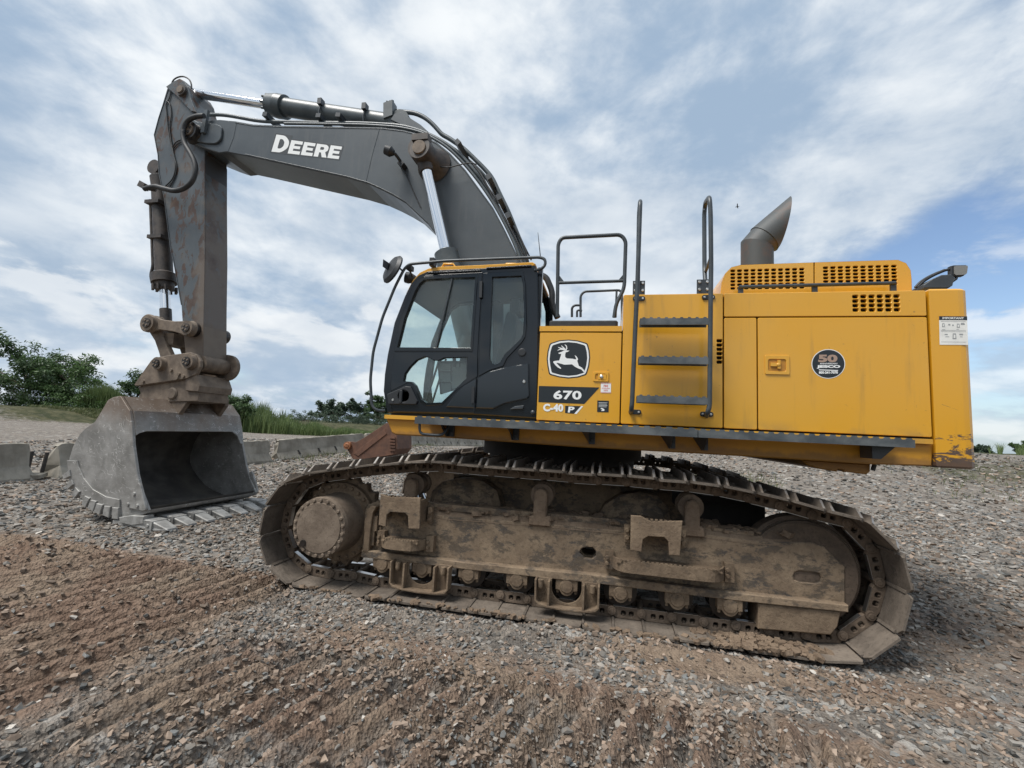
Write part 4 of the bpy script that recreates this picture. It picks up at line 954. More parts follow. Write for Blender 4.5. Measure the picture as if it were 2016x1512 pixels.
# ladder
YL = -1.90
lad = empty('ladder', parent=exc)
l1 = MB(); l1.tube([P(1243, 812, YB-.02), P(1243, 806, YL), P(1244.5, 790, YL), P(1251, 640, YL), P(1255, 560, YL), P(1260.5, 398, YL), P(1260.5, 396, YL+.16), P(1258, 420, YL+.2), P(1256, 545, YL+.2), P(1256, 560, YB+.02)], .020, 10, smooth_path=.05); l1.build('handrail', 'rail_paint', lad)
l2 = MB(); l2.tube([P(1391, 819, YB-.02), P(1393, 812, YL), P(1397, 800, YL), P(1399, 600, YL), P(1400, 520, YL), P(1399, 420, YL), P(1397, 387, YL), P(1389, 398, YL+.28), P(1386.5, 420, YL+.34), P(1387, 530, YL+.34), P(1389, 560, YB+.05)], .020, 10, smooth_path=.07); l2.tube([P(1399, 508, YL), P(1388, 538, YL+.34)], .015); l2.build('handrail', 'rail_paint', lad)
def rung(a, b_, hpx):
    p, q = P(*a, YL), P(*b_, YL); zt = (p[2]+q[2])/2; h = hpx; m_ = MB(); x0, x1 = p[0], q[0]; n = 9
    o = [(x0, zt-h), (x1, zt-h), (x1, zt)]
    for i in range(n-1, -1, -1):
        xa = x0+(x1-x0)*i/n; w = (x1-x0)/n; o += [(xa+w*.75, zt), (xa+w*.66, zt+.010), (xa+w*.36, zt+.010), (xa+w*.27, zt)]
    o.append((x0, zt)); m_.plate(o, YL-.012, YL+.004); m_.box(x0, x1, YL+.004, YL+.10, zt-.010, zt-.001); m_.box(x0, x1, YL+.09, YL+.10, zt-h, zt-.010); m_.build('rung', 'catwalk_paint', lad)
rung((1260, 627), (1395, 627), .058); rung((1257.5, 702.5), (1396, 704), .060); rung((1254, 778.5), (1393.5, 783.5), .060)
for px, py in ((1258, 587.5), (1395, 585), (1250, 811), (1391.5, 815.5)):
    ft = MB(); p = P(px, py, YB-.012); ft.plate(rrect(p[0]-.056, p[0]+.056, p[2]-.022, p[2]+.022, .022, 4), YB-.012, YB-.001, (), .002)
    for s_ in (-.034, .034): bolt(ft, p[0]+s_, p[2], YB-.012, .011, .009, mi=1)
    ft.build('ladder_foot', ['decal_black', 'bolt_steel'], lad)
for px, py in ((1258, 560), (1385, 556)):
    hb = MB(); p = P(px, py, YB+.03); hb.box(p[0]-.056, p[0]+.056, YB+.035, YB+.048, ZT-.02, ZT+.14)
    for sx_ in (-.034, .034):
        for sz_ in (.045, .115): bolt(hb, p[0]+sx_, ZT+sz_, YB+.035, .014, .012, mi=1)
    hb.build('rail_bracket', ['black_satin', 'bolt_steel'], lad)
# rails over the battery box
bt = MB(); xb0, xb1 = xat(1079, 634), xat(1217, 634); bt.slab(rrect(xb0, xb1, YB+.05, -.85, .03), lidz, lidz+.07, (), .012); bt.build('tread_mat', 'rubber', exc)
gr_ = MB(); YG = -1.60
gr_.tube([P(1097, 624, YG), P(1099, 480, YG), P(1106, 468, YG), P(1222, 462, YG), P(1232, 474, YG), P(1229, 568, YG), P(1213, 598, YG), P(1209, 625, YG)], .019, 10, smooth_path=.06)
gr_.tube([P(1100, 557, YG), P(1229, 553, YG)], .016, 8)
for (a, b_, c) in (((1101, 542), (1100, 557), (1112, 556.5)), ((1229, 538), (1229, 553), (1216, 553.5))): gr_.plate(XZ([a, b_, c], YG), YG-.006, YG+.006)
gr_.build('guard_rail', 'rail_paint', exc)
g2 = MB(); YG2 = -.95
g2.tube([P(1126, 624, YG2), P(1126, 606, YG2), P(1131, 601, YG2), P(1142, 601, YG2)], .014, 8, smooth_path=.04); g2.tube([P(1143, 624, YG2), P(1143, 582, YG2), P(1150, 574, YG2), P(1224, 571, YG2), P(1225, 630, YG2)], .014, 8, smooth_path=.05)
g2.tube([P(1136, 624, YG2), P(1136, 610, YG2), P(1146, 612, YG2)], .012, 8, smooth_path=.03); g2.tube([P(1214, 572, YG2), P(1212, 625, YG2)], .012)
g2.build('guard_rail', 'rail_paint', exc)

# ---------------- cab
cab = empty('cab', parent=exc)
frame_px = [(761.4, 812.6), (754.6, 769.8), (756.9, 736), (762.5, 697.9), (776, 635), (796.2, 583.2), (809.7, 556.2), (823.2, 541.4), (841, 533.5), (866, 530.4), (951.4, 527), (1046, 520.5), (1054, 523), (1058, 535), (1059.3, 567.5), (1060.4, 635), (1059.3, 725), (1057, 824), (935.6, 816.5)]
win1 = [(783.8, 684.4), (926.6, 685.5), (936.8, 547.2), (890.7, 548.3), (836.7, 551.7), (827, 560), (818.7, 574.2), (798.5, 625.9)]
win2 = [(795.1, 750.7), (798, 736), (807.5, 722.6), (821, 709.1), (836.7, 702.4), (846, 704), (853, 709), (864, 710), (874.9, 704.6), (921, 703.5), (918.8, 745.1), (870.4, 792.3), (841.2, 793.4), (830, 785.6), (818.7, 758.6), (812, 751.9)]
win3 = [(969.4, 546.1), (1026.7, 543.8), (1030, 560), (1032.3, 612.4), (1030, 657.4), (1025.6, 668), (994.1, 697.9), (985.1, 713.9), (976.1, 718.1), (968, 715), (963.5, 706), (964.9, 668.7)]
fo, w1, w2, w3 = XZ(frame_px, YK), XZ(win1, YK), XZ(win2, YK), XZ(win3, YK)
f_ = MB(); f_.plate(fo, YK, YK+.05, [w1, w2, w3], .010)
YKF = -.62
def shrink(poly, k): c = np.mean(poly, 0); return [tuple(c+(np.array(p)-c)*k) for p in poly]
bigw = XZ([(776, 790), (772, 740), (783, 670), (800, 610), (822, 560), (842, 546), (920, 541), (920, 795)], YK); bigw2 = XZ([(945, 795), (945, 541), (1040, 536), (1046, 560), (1046, 700), (1040, 795)], YK)
f_.plate(fo, YKF-.05, YKF, [bigw, bigw2], .006)
f_.box(fo[0][0]+.03, fo[17][0], YK+.04, YKF-.04, fo[0][1]-.02, fo[0][1]+.05)           # floor
f_.box(fo[17][0]-.05, fo[17][0], YK+.05, YKF-.05, fo[0][1], 2.15)                        # rear wall below the window
for y in (YK+.05, YKF-.1): f_.box(fo[16][0]-.05, fo[16][0]-.005, y, y+.05, 2.1, fo[12][1])
f_.box(fo[0][0]-.0, fo[0][0]+.06, YK+.05, YKF-.05, fo[0][1], fo[0][1]+.12); f_.build('cab_frame', 'black_trim', cab)
# roof
ro = XZ([(799, 577), (812, 551), (826, 536), (843, 528), (866, 524.5), (951, 521), (1048, 515.5), (1054, 519), (1050, 523.5), (951.4, 529), (866, 532.5), (843, 536), (827, 546), (815, 560)], YK)
hl_ = MB(); hl_.plate([(x_, z_-.028) for x_, z_ in ro], YK+.05, YKF-.05); hl_.build('headliner', 'seat_cloth', cab)
r_ = MB(); r_.plate(ro, YK+.004, YKF-.004, (), .006); r_.build('cab_roof', 'yellow_paint', cab)
for px in (880, 1003): 
    rb = MB(); p = P(px, 524, YK+.1); rb.tube([P(px-10, 527, YK+.05), P(px-6, 520, YK+.05), P(px+12, 519.5, YK+.05), P(px+16, 525, YK+.05)], .010, 6)
    rb.build('roof_handle', 'yellow_paint', cab)
# raised black glass surrounds, proud of the frame
def overlay(name, px, holes, mat, lift, bev=.004, th=.012, parent=cab, y=YK):
    m_ = MB(); m_.plate(XZ(px, y), y-lift, y-lift+th, holes, bev); return m_.build(name, mat, parent)
door_c = overlay('cab_door', [(771, 800), (770, 755), (777, 700), (789, 640), (808, 580), (824, 551), (838, 542), (950, 536.5), (941, 690), (934, 814), (775, 811)], [w1, w2], 'black_trim', .012, .006, .02)
ow = XZ(win1, YK); overlay('window_seal', [(777.5, 692), (787, 640), (806, 582), (822, 553), (836, 546), (942, 541), (931, 692)], [w1], 'black_glass', .020, .003, .012)
overlay('lower_glass', [(771, 755), (774, 720), (778, 693.5), (929, 693.5), (940.5, 704), (940, 742), (900, 768), (872, 797), (840, 799), (828, 792), (813, 757), (806, 753), (771, 770)], [w2], 'black_glass', .016, .003, .012)
overlay('rear_glass', [(952.5, 538.5), (1030, 534), (1035, 560), (1037, 640), (1034, 664), (1028, 674), (998, 706), (991, 721), (965, 729), (943, 741), (946, 640)], [w3], 'black_glass', .014, .003, .012)
overlay('lower_panel', [(941.3, 745), (964.9, 731.6), (998.6, 722.6), (1041.3, 715.9), (1042, 780), (1038, 785), (994.1, 794.6), (971.6, 804.7), (937.9, 803.6)], (), 'black_panel', .022, .008, .03)
overlay('lower_panel', [(879.4, 801.3), (897.4, 776.6), (915, 760), (938.5, 746.5), (935, 803.6)], (), 'black_panel', .026, .008, .03)
overlay('vent_slat', [(1004, 806), (1014, 800), (1032, 798), (1030, 805)], (), 'black_satin', .016)
for nm, w in (('door_window', w1), ('door_window', w2), ('rear_side_window', w3)):
    m_ = MB(); m_.plate(w, YK+.010, YK+.016); m_.build(nm, 'cab_glass', cab)
m_ = MB(); m_.plate(bigw, YKF-.03, YKF-.024); m_.plate(bigw2, YKF-.03, YKF-.024); m_.build('far_window', 'cab_glass', cab)
fr_pts = fo[1:9]; m_ = MB(); m_.sweep([(x+.012, z) for x, z in fr_pts], YK+.055, YKF-.055, smooth=True); m_.build('windshield', 'cab_glass', cab)
m_ = MB(); a, b_ = P(890.7, 547, YK), P(859.2, 684, YK); m_.obox(((a[0]+b_[0])/2, YK-.002, (a[2]+b_[2])/2), ((b_[0]-a[0])/2, 0, (b_[2]-a[2])/2), (.008, 0, .002), (0, .012, 0)); m_.build('slider_bar', 'black_satin', cab)
m_ = MB(); m_.plate(XZ([(764.7, 776.6), (800.7, 760.8), (811, 762), (824.3, 790), (821, 796.8), (767, 796)], YK), YK-.034, YK-.008, [circ(*XZ([(797, 780)], YK)[0], .062, 16)], .006); hx, hz = XZ([(797, 780)], YK)[0]
m_.box(hx-.05, hx+.05, YK-.012, YK-.008, hz-.05, hz+.05); m_.plate(rrect(hx-.045, hx-.012, hz-.075, hz+.06, .012), YK-.044, YK-.014, (), .004); q = XZ([(776.4, 787.8)], YK)[0]; m_.lathe((q[0], YK-.034, q[1]), (q[0], YK-.040, q[1]), [(0, .014), (1, .011)], 10, mi=1); m_.build('door_handle', ['black_plastic', 'bolt_steel'], cab)
m_ = MB(); q = XZ([(1028, 694)], YK)[0]; m_.lathe((q[0], YK, q[1]), (q[0], YK-.016, q[1]), [(0, .04), (.7, .04), (1, .033)], 16); m_.build('door_catch', 'black_plastic', cab)
m_ = MB(); q = XZ([(1032.5, 752)], YK)[0]; m_.lathe((q[0], YK-.022, q[1]), (q[0], YK-.030, q[1]), [(0, .017), (1, .012)], 10); m_.build('panel_lock', 'bolt_steel', cab)
m_ = MB(); q = XZ([(1049, 812)], YK)[0]; m_.lathe((q[0], YK, q[1]), (q[0], YK-.02, q[1]), [(0, .022), (.6, .02), (1, .008)], 10); m_.build('bumper', 'black_satin', cab)
for px, py in ((949, 572), (934, 778)): m_ = MB(); a, b_ = P(px, py-16, YK), P(px-1, py+16, YK); m_.obox(((a[0]+b_[0])/2, YK-.028, (a[2]+b_[2])/2), ((b_[0]-a[0])/2, 0, (b_[2]-a[2])/2), (.014, 0, 0), (0, .016, 0)); m_.build('door_hinge', 'black_plastic', cab)
m_ = MB(); m_.tube([P(958, 528.5, YK-.01), P(1046, 523.5, YK-.01)], .012, 6); m_.build('rain_gutter', 'black_trim', cab); m_ = MB(); m_.tube([P(844, 537.5, YK-.016), P(946, 533, YK-.016)], .012, 6); m_.build('rain_gutter', 'black_trim', cab)
# inside: seat, console, levers, lining
m_ = MB(); sx_ = P(985, 700, -1.2)[0]
m_.plate(rnd([(sx_-.42, 2.18), (sx_+.10, 2.16), (sx_+.22, 2.75), (sx_+.20, 2.95), (sx_+.10, 2.97), (sx_-.02, 2.34), (sx_-.42, 2.30)], .05), -1.42, -.92, (), .02)
m_.plate(rrect(sx_+.10, sx_+.22, 2.97, 3.14, .03), -1.30, -1.04, (), .02); m_.box(sx_-.3, sx_+.05, -1.36, -.98, 1.85, 2.18); m_.build('seat', 'seat_cloth', cab)
m_ = MB(); m_.box(sx_-.45, sx_+.12, -.88, -.70, 1.85, 2.42); m_.build('console', 'cab_inside', cab); m_ = MB(); m_.box(sx_-.40, sx_+.05, -1.60, -1.48, 2.1, 2.32); m_.build('console', 'cab_inside', cab); m_ = MB(); m_.plate(rnd([(sx_-.62, 2.28), (sx_-.55, 2.28), (sx_-.50, 2.62), (sx_-.57, 2.62)], .01), -.86, -.70); m_.build('monitor', 'black_plastic', cab)
for dy in (-.16, .02): m_ = MB(); m_.tube([(sx_-.82, -1.15+dy, 1.87), (sx_-.72, -1.15+dy, 2.25), (sx_-.66, -1.15+dy, 2.48)], .012, 6); m_.build('lever', 'black_plastic', cab)
m_ = MB(); m_.tube([(sx_-.40, -1.54, 2.3), (sx_-.42, -1.54, 2.48)], .02, 8); m_.build('lever', 'black_plastic', cab)
m_ = MB(); m_.box(fo[11][0]-.55, fo[11][0]-.02, YK+.06, YKF-.06, fo[11][1]-.10, fo[11][1]-.06); m_.build('headliner', 'seat_cloth', cab)
m_ = MB(); m_.plate(XZ([(862, 712), (917, 712), (917, 745), (900, 766), (868, 776)], -1.40), -1.40, -1.38); m_.mi = 1
for a_, b2_ in (((862, 712), (868, 776)), ((888, 712), (889, 770)), ((866, 731), (917, 732)), ((862, 712), (917, 712)), ((905, 715), (904, 760)), ((868, 752), (910, 752))): m_.tube([P(*a_, -1.405), P(*b2_, -1.405)], .008, 5)
m_.build('framed_panel', ['cab_inside', 'black_plastic'], cab)  # grey panel crossed by dark bars, behind the lower door window
# guard rail, mirror, lamps, aerial
m_ = MB(); YR2 = -1.76
m_.tube([P(757, 809, YK), P(741, 808, YR2), P(732, 799, YR2), P(729, 748, YR2), P(734.7, 692, YR2), P(752.8, 625.6, YR2), P(777.8, 564.4, YR2), P(796, 529, YR2), P(806, 520, YR2), P(877.8, 513.5, YR2), P(977.8, 509.5, YR2), P(1062, 506.5, YR2), P(1073, 510, YR2), P(1074, 521, YR2), P(1067, 529, YR2), P(1052.8, 532.5, YK)], .015, 8, smooth_path=.06)
m_.build('cab_rail', 'rail_paint', cab)
m_ = MB(); c = P(771, 529, YR2); ax = np.array((.55, .72, -.30)); ax /= np.linalg.norm(ax)
m_.lathe(c-ax*.035, c+ax*.03, [(0, .05), (.25, .135), (.7, .165), (1, .16)], 24); m_.mi = 1; m_.lathe(c+ax*.0305, c+ax*.045, [(0, .15), (.6, .08), (1, .01)], 24); m_.mi = 0
m_.obox(c-ax*.06, ax*.03, (0, .03, 0), (0, 0, .04)); m_.tube([c+ax*.0, P(786, 527, YR2), P(793, 534, YR2), P(797, 529, YR2)], .010, 6); m_.build('round_mirror', ['black_plastic', 'lamp_lens'], cab)
m_ = MB()
for px, py, w, h in ((851, 516, .05, .085), (806, 527, .05, .05)):
    m_ = MB(); p = P(px, py, YR2+.04); m_.box(p[0]-w/2, p[0]+w/2, YR2+.02, YR2+.10, p[2]-h/2, p[2]+h/2); m_.build('rail_clamp', 'black_plastic', cab)
m_ = MB(); p = P(807, 549, YK+.1); m_.lathe((p[0]+.05, YK+.12, p[2]), (p[0]-.05, YK+.10, p[2]+.02), [(0, .04), (.6, .062), (1, .06)], 14); m_.tube([P(806, 530, YR2+.05), P(812, 545, YK+.08), (p[0]+.03, YK+.12, p[2])], .010, 6); m_.build('work_lamp', 'black_plastic', cab)
m_ = MB(); m_.tube([P(1064, 506, -1.0), P(1059, 458, -1.0)], [.006, .003], 5); m_.build('aerial', 'black_plastic', cab)
m_ = MB()
m_.tube([P(1060, 540, -1.0), P(1075, 545, -1.0), P(1088, 575, -1.0), P(1086, 600, -1.0), P(1098, 626, -1.0)], .035, 8, smooth_path=.1); m_.build('cab_hose', 'rubber', cab)
for px in ((1062, 582, 1086, 580), (1062, 640, 1082, 637)):
    pass

# ---------------- boom
YBM0, YBM1 = -.15, .55
boom_px_top = [(395, 243), (405, 236.6), (432, 235), (463, 237.9), (498, 244), (557.6, 246.6), (625, 247.5), (700, 248.8), (749.6, 249.5), (794, 255), (826, 263), (858.7, 278.8), (886, 301), (915.8, 333.4), (943, 370.6), (970.3, 407.8), (990.2, 445), (1012.5, 492), (1028, 535), (1046, 600), (1050, 680), (1040, 720), (1010, 735)]
boom_px_bot = [(960, 722), (945, 680), (918, 600), (893, 540), (875, 497), (858.7, 462.4), (843.8, 442.5), (824, 423.9), (799.2, 400.3), (774.4, 385.5), (749.6, 373), (724.8, 362), (681.6, 349.8), (577.5, 327.2), (483, 306.5), (446, 299), (431, 301), (409, 293.7), (385, 284), (366.5, 276)]
nose = [(358, 268), (354, 256), (358, 243), (368, 235), (382, 236)]
bo = XZ(boom_px_top+boom_px_bot+nose, YBM0)
m_ = MB(); m_.plate(bo, YBM0, YBM1, (), .012); m_.build('boom_body', 'boom_paint', exc).name = 'boom'
boom = bpy.data.objects['boom']
# welded-on side plates, seams and flange lips
m_ = MB(); m_.plate(rnd(XZ([(372, 247), (397, 243), (426, 246), (440, 251), (438, 276), (428, 285), (408, 284), (372, 276)], YBM0), [.05]*2+[.02]+[.06]*3+[.02]*2), YBM0-.035, YBM0+.002, (), .008); m_.build('nose_plate', 'boom_paint', boom)
m_ = MB(); m_.tube([P(x, y+3.5, YBM0-.002) for x, y in boom_px_top[3:19]], .006, 5); m_.tube([P(x, y-3, YBM0-.002) for x, y in boom_px_bot[4:15]], .006, 5)
m_.tube([P(748, 251, YBM0-.001), P(734, 300, YBM0-.001), P(720, 360, YBM0-.001)], .004, 4); m_.tube([P(466, 240, YBM0-.001), P(460, 270, YBM0-.001), P(449, 298, YBM0-.001)], .004, 4); m_.build('weld_bead', 'boom_paint', boom)
def pin(name, px, py, Y0, Y1, r, mats=('grease', 'coupler_steel'), parent=boom, dots=True):
    p = P(px, py, Y1); m_ = MB(); m_.lathe((p[0], Y0, p[2]), (p[0], Y1, p[2]), [(0, r*1.15), (.5, r), (1, r)], 24); m_.lathe((p[0], Y1, p[2]), (p[0], Y1-.02, p[2]), [(0, r*.66), (1, r*.62)], 20, mi=1)
    if dots:
        for i in range(4): an = .5+i*math.pi/2; m_.lathe((p[0]+r*.36*math.cos(an), Y1-.02, p[2]+r*.36*math.sin(an)), (p[0]+r*.36*math.cos(an), Y1-.032, p[2]+r*.36*math.sin(an)), [(0, r*.16), (1, r*.12)], 8, mi=0)
    return m_.build(name, list(mats), parent)
pin('boom_pin', 370.5, 255.5, YBM0, YBM0-.13, .155)
pb = P(828, 294, YBM0-.36)
m_ = MB(); m_.lathe((pb[0]+.05, YBM0+.01, pb[2]-.02), (pb[0], YBM0-.40, pb[2]), [(0, .27), (.12, .235), (.3, .20), (.55, .165), (1, .155)], 28); m_.lathe((pb[0], YBM0-.40, pb[2]), (pb[0], YBM0-.43, pb[2]), [(0, .10), (1, .095)], 20, mi=1)
m_.box(pb[0]-.12, pb[0]+.12, YBM0-.42, YBM0-.28, pb[2]+.11, pb[2]+.20)
for dx in (-.08, .08): m_.cyl((pb[0]+dx, YBM0-.35, pb[2]+.2), (pb[0]+dx, YBM0-.35, pb[2]+.235), .022, 8)
m_.build('cylinder_boss', ['cylinder_dirty', 'coupler_steel'], boom)
for side in (0, 1):      # lift cylinders, one on each flank of the boom
    yy = YBM0-.22 if side == 0 else 2*YC-(YBM0-.22)
    f2 = lambda px, py: np.array((P(px, py, YBM0-.22)[0], yy, P(px, py, YBM0-.22)[2]))
    a, e = f2(831, 298), f2(880, 505); d = (e-a)/np.linalg.norm(e-a)
    cyl = MB(); e2 = a+d*(np.linalg.norm(e-a)+.0); cyl.cyl(e2, e2+d*1.95, .135, 24); cyl.lathe(e2-d*.08, e2+d*.22, [(0, .12), (.1, .165), (1, .165)], 24); cyl.lathe(e2+d*1.95+np.array((0, -.13, 0)), e2+d*1.95+np.array((0, .13, 0)), [(0, .17), (1, .17)], 20)
    lc = cyl.build('boom_cylinder', 'cylinder_paint', exc)
    m_ = MB(); m_.lathe(a, a+d*.33, [(0, .13), (.45, .115), (.75, .105), (1, .095)], 20); m_.lathe(a+np.array((0, -.10, 0)), a+np.array((0, .10, 0)), [(0, .175), (1, .175)], 24); m_.build('rod_eye', 'cylinder_dirty', lc)
    m_ = MB(); m_.cyl(a+d*.32, e2+d*.05, .077, 24); m_.build('piston_rod', 'chrome', lc)
# arm cylinder on top of the boom
a, g0, e = P(366, 181, YC), P(530, 209, YC), P(792, 247, YC); d = (e-a)/np.linalg.norm(e-a); g0 = a+d*((g0-a)@d)
m_ = MB(); L_ = np.linalg.norm(e-g0); m_.cyl(g0+d*.1, e, .150, 28); m_.lathe(g0-d*.03, g0+d*.34, [(0, .13), (.12, .175), (.6, .195), (1, .19)], 28)
for i in range(10): an = 2*math.pi*i/10; u = np.cross(d, (0, 1, 0)); w = np.array((0, 1., 0)); c_ = g0-d*.03+.15*(math.cos(an)*u+math.sin(an)*w); m_.cyl(c_+d*.05, c_-d*.02, .022, 6)
m_.lathe(e+np.array((0, -.14, 0)), e+np.array((0, .14, 0)), [(0, .17), (1, .17)], 24); ac = m_.build('arm_cylinder', 'cylinder_paint', exc)
m_ = MB(); m_.cyl(a, g0+d*.05, .080, 24); m_.build('piston_rod', 'chrome', ac)
m_ = MB()
for px, py in ((630, 212), (717, 222)):
    m_ = MB(); q = P(px, py+9, YC-.15); m_.tube([q+np.array((0, .02, -.15)), q+np.array((0, -.03, .0)), q+np.array((0, .0, .13))], .014, 6); m_.obox(q+np.array((0, .0, .17)), (.035, 0, 0), (0, .05, 0), (0, 0, .05)); m_.build('pipe_clamp', 'black_satin', ac)
m_ = MB(); q = P(768, 221, YC-.1); m_.obox(q, (.075, 0, .02), (0, .08, 0), (-.01, 0, .13)); 
for dx in (-.05, .0, .05): m_.cyl(q+np.array((dx, -.03, .12)), q+np.array((dx, -.03, .17)), .018, 6)
m_.build('port_block', 'cylinder_paint', ac)
# pivot ears of the arm cylinder
for y in (YC-.20, YC+.16): m_ = MB(); m_.plate(XZ([(780, 252), (788, 240), (800, 238), (813, 246), (838, 262), (860, 282), (830, 275)], YC), y, y+.04, (), .006); m_.build('cylinder_ear', 'boom_paint', boom)
# hydraulic pipes along the boom
Yp = -.02
def pipe(pts, r, Y, name='hydraulic_pipe', mat='cylinder_paint', parent=boom, sm=.25, n=7):
    m_ = MB(); m_.tube([P(x, y, Y) for x, y in pts], r, n, smooth_path=sm); return m_.build(name, mat, parent)
pipe([(408, 226), (440, 226), (470, 231), (512, 239), (560, 240.5), (640, 242), (720, 243), (790, 247.5), (830, 258), (870, 277), (905, 302), (940, 343), (962, 375), (982, 410), (1002, 450), (1022, 492), (1040, 540)], .030, Yp)
pipe([(560, 243.5), (640, 244.5), (720, 246), (790, 251), (835, 262), (880, 288), (912, 320), (945, 360), (975, 405), (1000, 452), (1018, 492), (1034, 540)], .022, YBM0+.03)
pipe([(778, 219), (800, 221), (818, 223), (838, 232), (855, 247), (870, 265), (884, 272), (912, 291), (950, 328), (968, 348), (985, 385), (1000, 415), (1014, 450), (1030, 490), (1044, 540)], .036, .18)
pipe([(800, 231), (816, 243), (838, 262), (878, 282), (915, 308), (955, 345), (975, 380), (996, 420), (1016, 462), (1038, 520)], .026, .30)
pipe([(930, 322), (948, 345), (960, 368), (975, 388), (982, 400)], .014, Yp-.08, 'hydraulic_hose', 'rubber'); pipe([(940, 330), (958, 362), (972, 395), (990, 425), (1008, 455), (1030, 500)], .012, Yp-.08, 'hydraulic_hose', 'rubber')
pipe([(1010, 445), (1026, 470), (1037, 500), (1042, 530)], .014, Yp, 'hydraulic_hose', 'rubber'); pipe([(1006, 440), (1018, 460), (1030, 480), (1046, 512)], .012, .3, 'hydraulic_hose', 'rubber')
m_ = MB()
for px, py, an in ((909, 295, .8), (1005, 436, 1.1), (988, 401, 1.1), (679, 242, .15), (538, 240, .15), (641, 243, .1), (968, 362, 1.0)):
    m_ = MB(); q = P(px, py, .08); ca, sa = math.cos(-an), math.sin(-an); m_.obox(q, (.042*ca, 0, .042*sa), (0, .20, 0), (-.034*sa, 0, .034*ca)); m_.build('pipe_clamp', 'black_satin', boom)
m_ = MB(); m_.obox(P(404, 240, YBM0-.06), (.035, 0, 0), (0, .025, 0), (.01, 0, .20)); m_.obox(P(401, 252, YBM0-.06), (.05, 0, 0), (0, .02, 0), (0, 0, .02)); m_.build('hose_bracket', 'boom_paint', boom)
# boom work lamp on a stalk
q = P(768, 299, YBM0-.25); m_ = MB(); m_.lathe(q+np.array((-.07, -.02, .03)), q+np.array((.05, .02, -.01)), [(0, .065), (.6, .075), (1, .04)], 16); m_.tube([q, P(778, 303, YBM0-.2), P(789, 318, YBM0-.1), P(793, 330, YBM0)], .022, 8); m_.obox(P(792, 325, YBM0-.06), (.035, 0, -.03), (0, .06, 0), (.02, 0, .03)); m_.build('work_lamp', 'black_plastic', boom)
pipe([(795, 332), (803, 352), (815, 380), (828, 408)], .008, YBM0-.012, 'lamp_cable', 'rubber', n=5); pipe([(852, 322), (862, 328), (885, 330), (905, 324), (928, 320), (938, 324)], .009, YBM0-.12, 'lamp_cable', 'rubber', n=5)
# ---------------- stick
YS0, YS1 = -.03, .43
st_px = [(329, 173), (342, 164), (350, 160), (358, 158), (366, 162), (374, 174), (378, 195), (389, 222), (402, 262), (403.8, 303), (403.8, 505), (401, 628), (399.7, 708), (393, 726), (381, 733), (370, 727), (365, 700), (358.5, 632), (356.4, 600.6), (339.4, 508.5), (334.4, 487), (322, 390.4), (311.5, 341), (309.9, 305), (302.3, 265.5), (311.6, 231)]
so = XZ(st_px, YS0)
m_ = MB(); m_.plate(so, YS0, YS1, (), .010); stick = m_.build('stick', 'stick_paint', exc)
xs0, xs1 = so[9][0], so[11][0]; m_ = MB(); m_.add([(so[9][0]+.004, YS0+.006, so[9][1]), (so[12][0]+.004, YS0+.006, so[12][1]), (so[12][0]+.004, YS1-.006, so[12][1]), (so[9][0]+.004, YS1-.006, so[9][1]), (so[9][0]-.01, YS0+.006, so[9][1]), (so[12][0]-.01, YS0+.006, so[12][1]), (so[12][0]-.01, YS1-.006, so[12][1]), (so[9][0]-.01, YS1-.006, so[9][1])], [(0, 1, 2, 3), (4, 7, 6, 5), (0, 3, 7, 4), (1, 5, 6, 2)]); m_.build('belly_plate', 'stick_belly', stick)
m_ = MB(); m_.plate(XZ([(331, 174), (345, 164), (358, 158), (367, 163), (374, 175), (379, 196), (390, 224), (380, 222), (352, 192)], YS0), YS0-.045, YS0+.002, (), .008); m_.build('stick_ear', 'stick_paint', stick); m_ = MB(); m_.plate(XZ([(331, 174), (345, 164), (358, 158), (367, 163), (374, 175), (379, 196), (390, 224), (380, 222), (352, 192)], YS0), YS1-.002, YS1+.045, (), .008); m_.build('stick_ear', 'stick_paint', stick)
pin('stick_pin', 355, 176, YS0-.02, YS0-.09, .10, ('cylinder_dirty', 'coupler_steel'), stick, False)
m_ = MB(); m_.tube([P(x, y, YS0-.004) for x, y in ((331, 176), (312.5, 232), (303.6, 265.5), (311, 305), (313, 341), (323.4, 390), (335.6, 487), (340.6, 508), (357, 600))], .008, 5); m_.tube([P(403, 305, YS0-.004), P(403, 505, YS0-.004), P(399.6, 700, YS0-.004)], .008, 5); m_.build('weld_bead', 'stick_paint', stick)
pipe([(402, 228), (385, 229), (370, 236), (361, 250), (359.5, 265), (363, 283), (375, 302), (383, 318), (386, 335), (380, 356), (365, 370), (345, 377), (325, 372), (306, 367), (294, 369), (284, 372)], .040, -.33, 'hydraulic_hose', 'rubber', stick, .3, 9)
m_ = MB(); q = P(283, 366, -.30); m_.obox(q, (.06, 0, -.03), (0, .05, 0), (.02, 0, .045)); m_.tube([q, P(295, 370, -.25), P(305, 374, -.1)], .03, 8); m_.build('port_block', 'cylinder_dirty', stick)
for pts, r in (([(338, 172), (333, 195), (326, 205), (328, 225), (330, 250), (336, 285), (342, 303), (345, 320), (345, 335), (340, 353), (324, 368)], .010), ([(327, 198), (334, 203), (338, 225), (333, 248), (337, 280), (343, 310), (348, 325), (346, 345), (332, 372)], .010), ([(339, 290), (346, 279), (358, 274), (366, 273)], .010), ([(341, 293), (349, 283), (362, 278)], .008)):
    pipe(pts, r, YS0-.015, 'grease_line', 'rubber', stick, .2, 5)
pipe([(337, 170), (340, 158), (350, 151.5), (362, 150), (373, 156), (377, 166), (377, 174)], .013, .0, 'grease_line', 'rubber', stick, .2, 6)
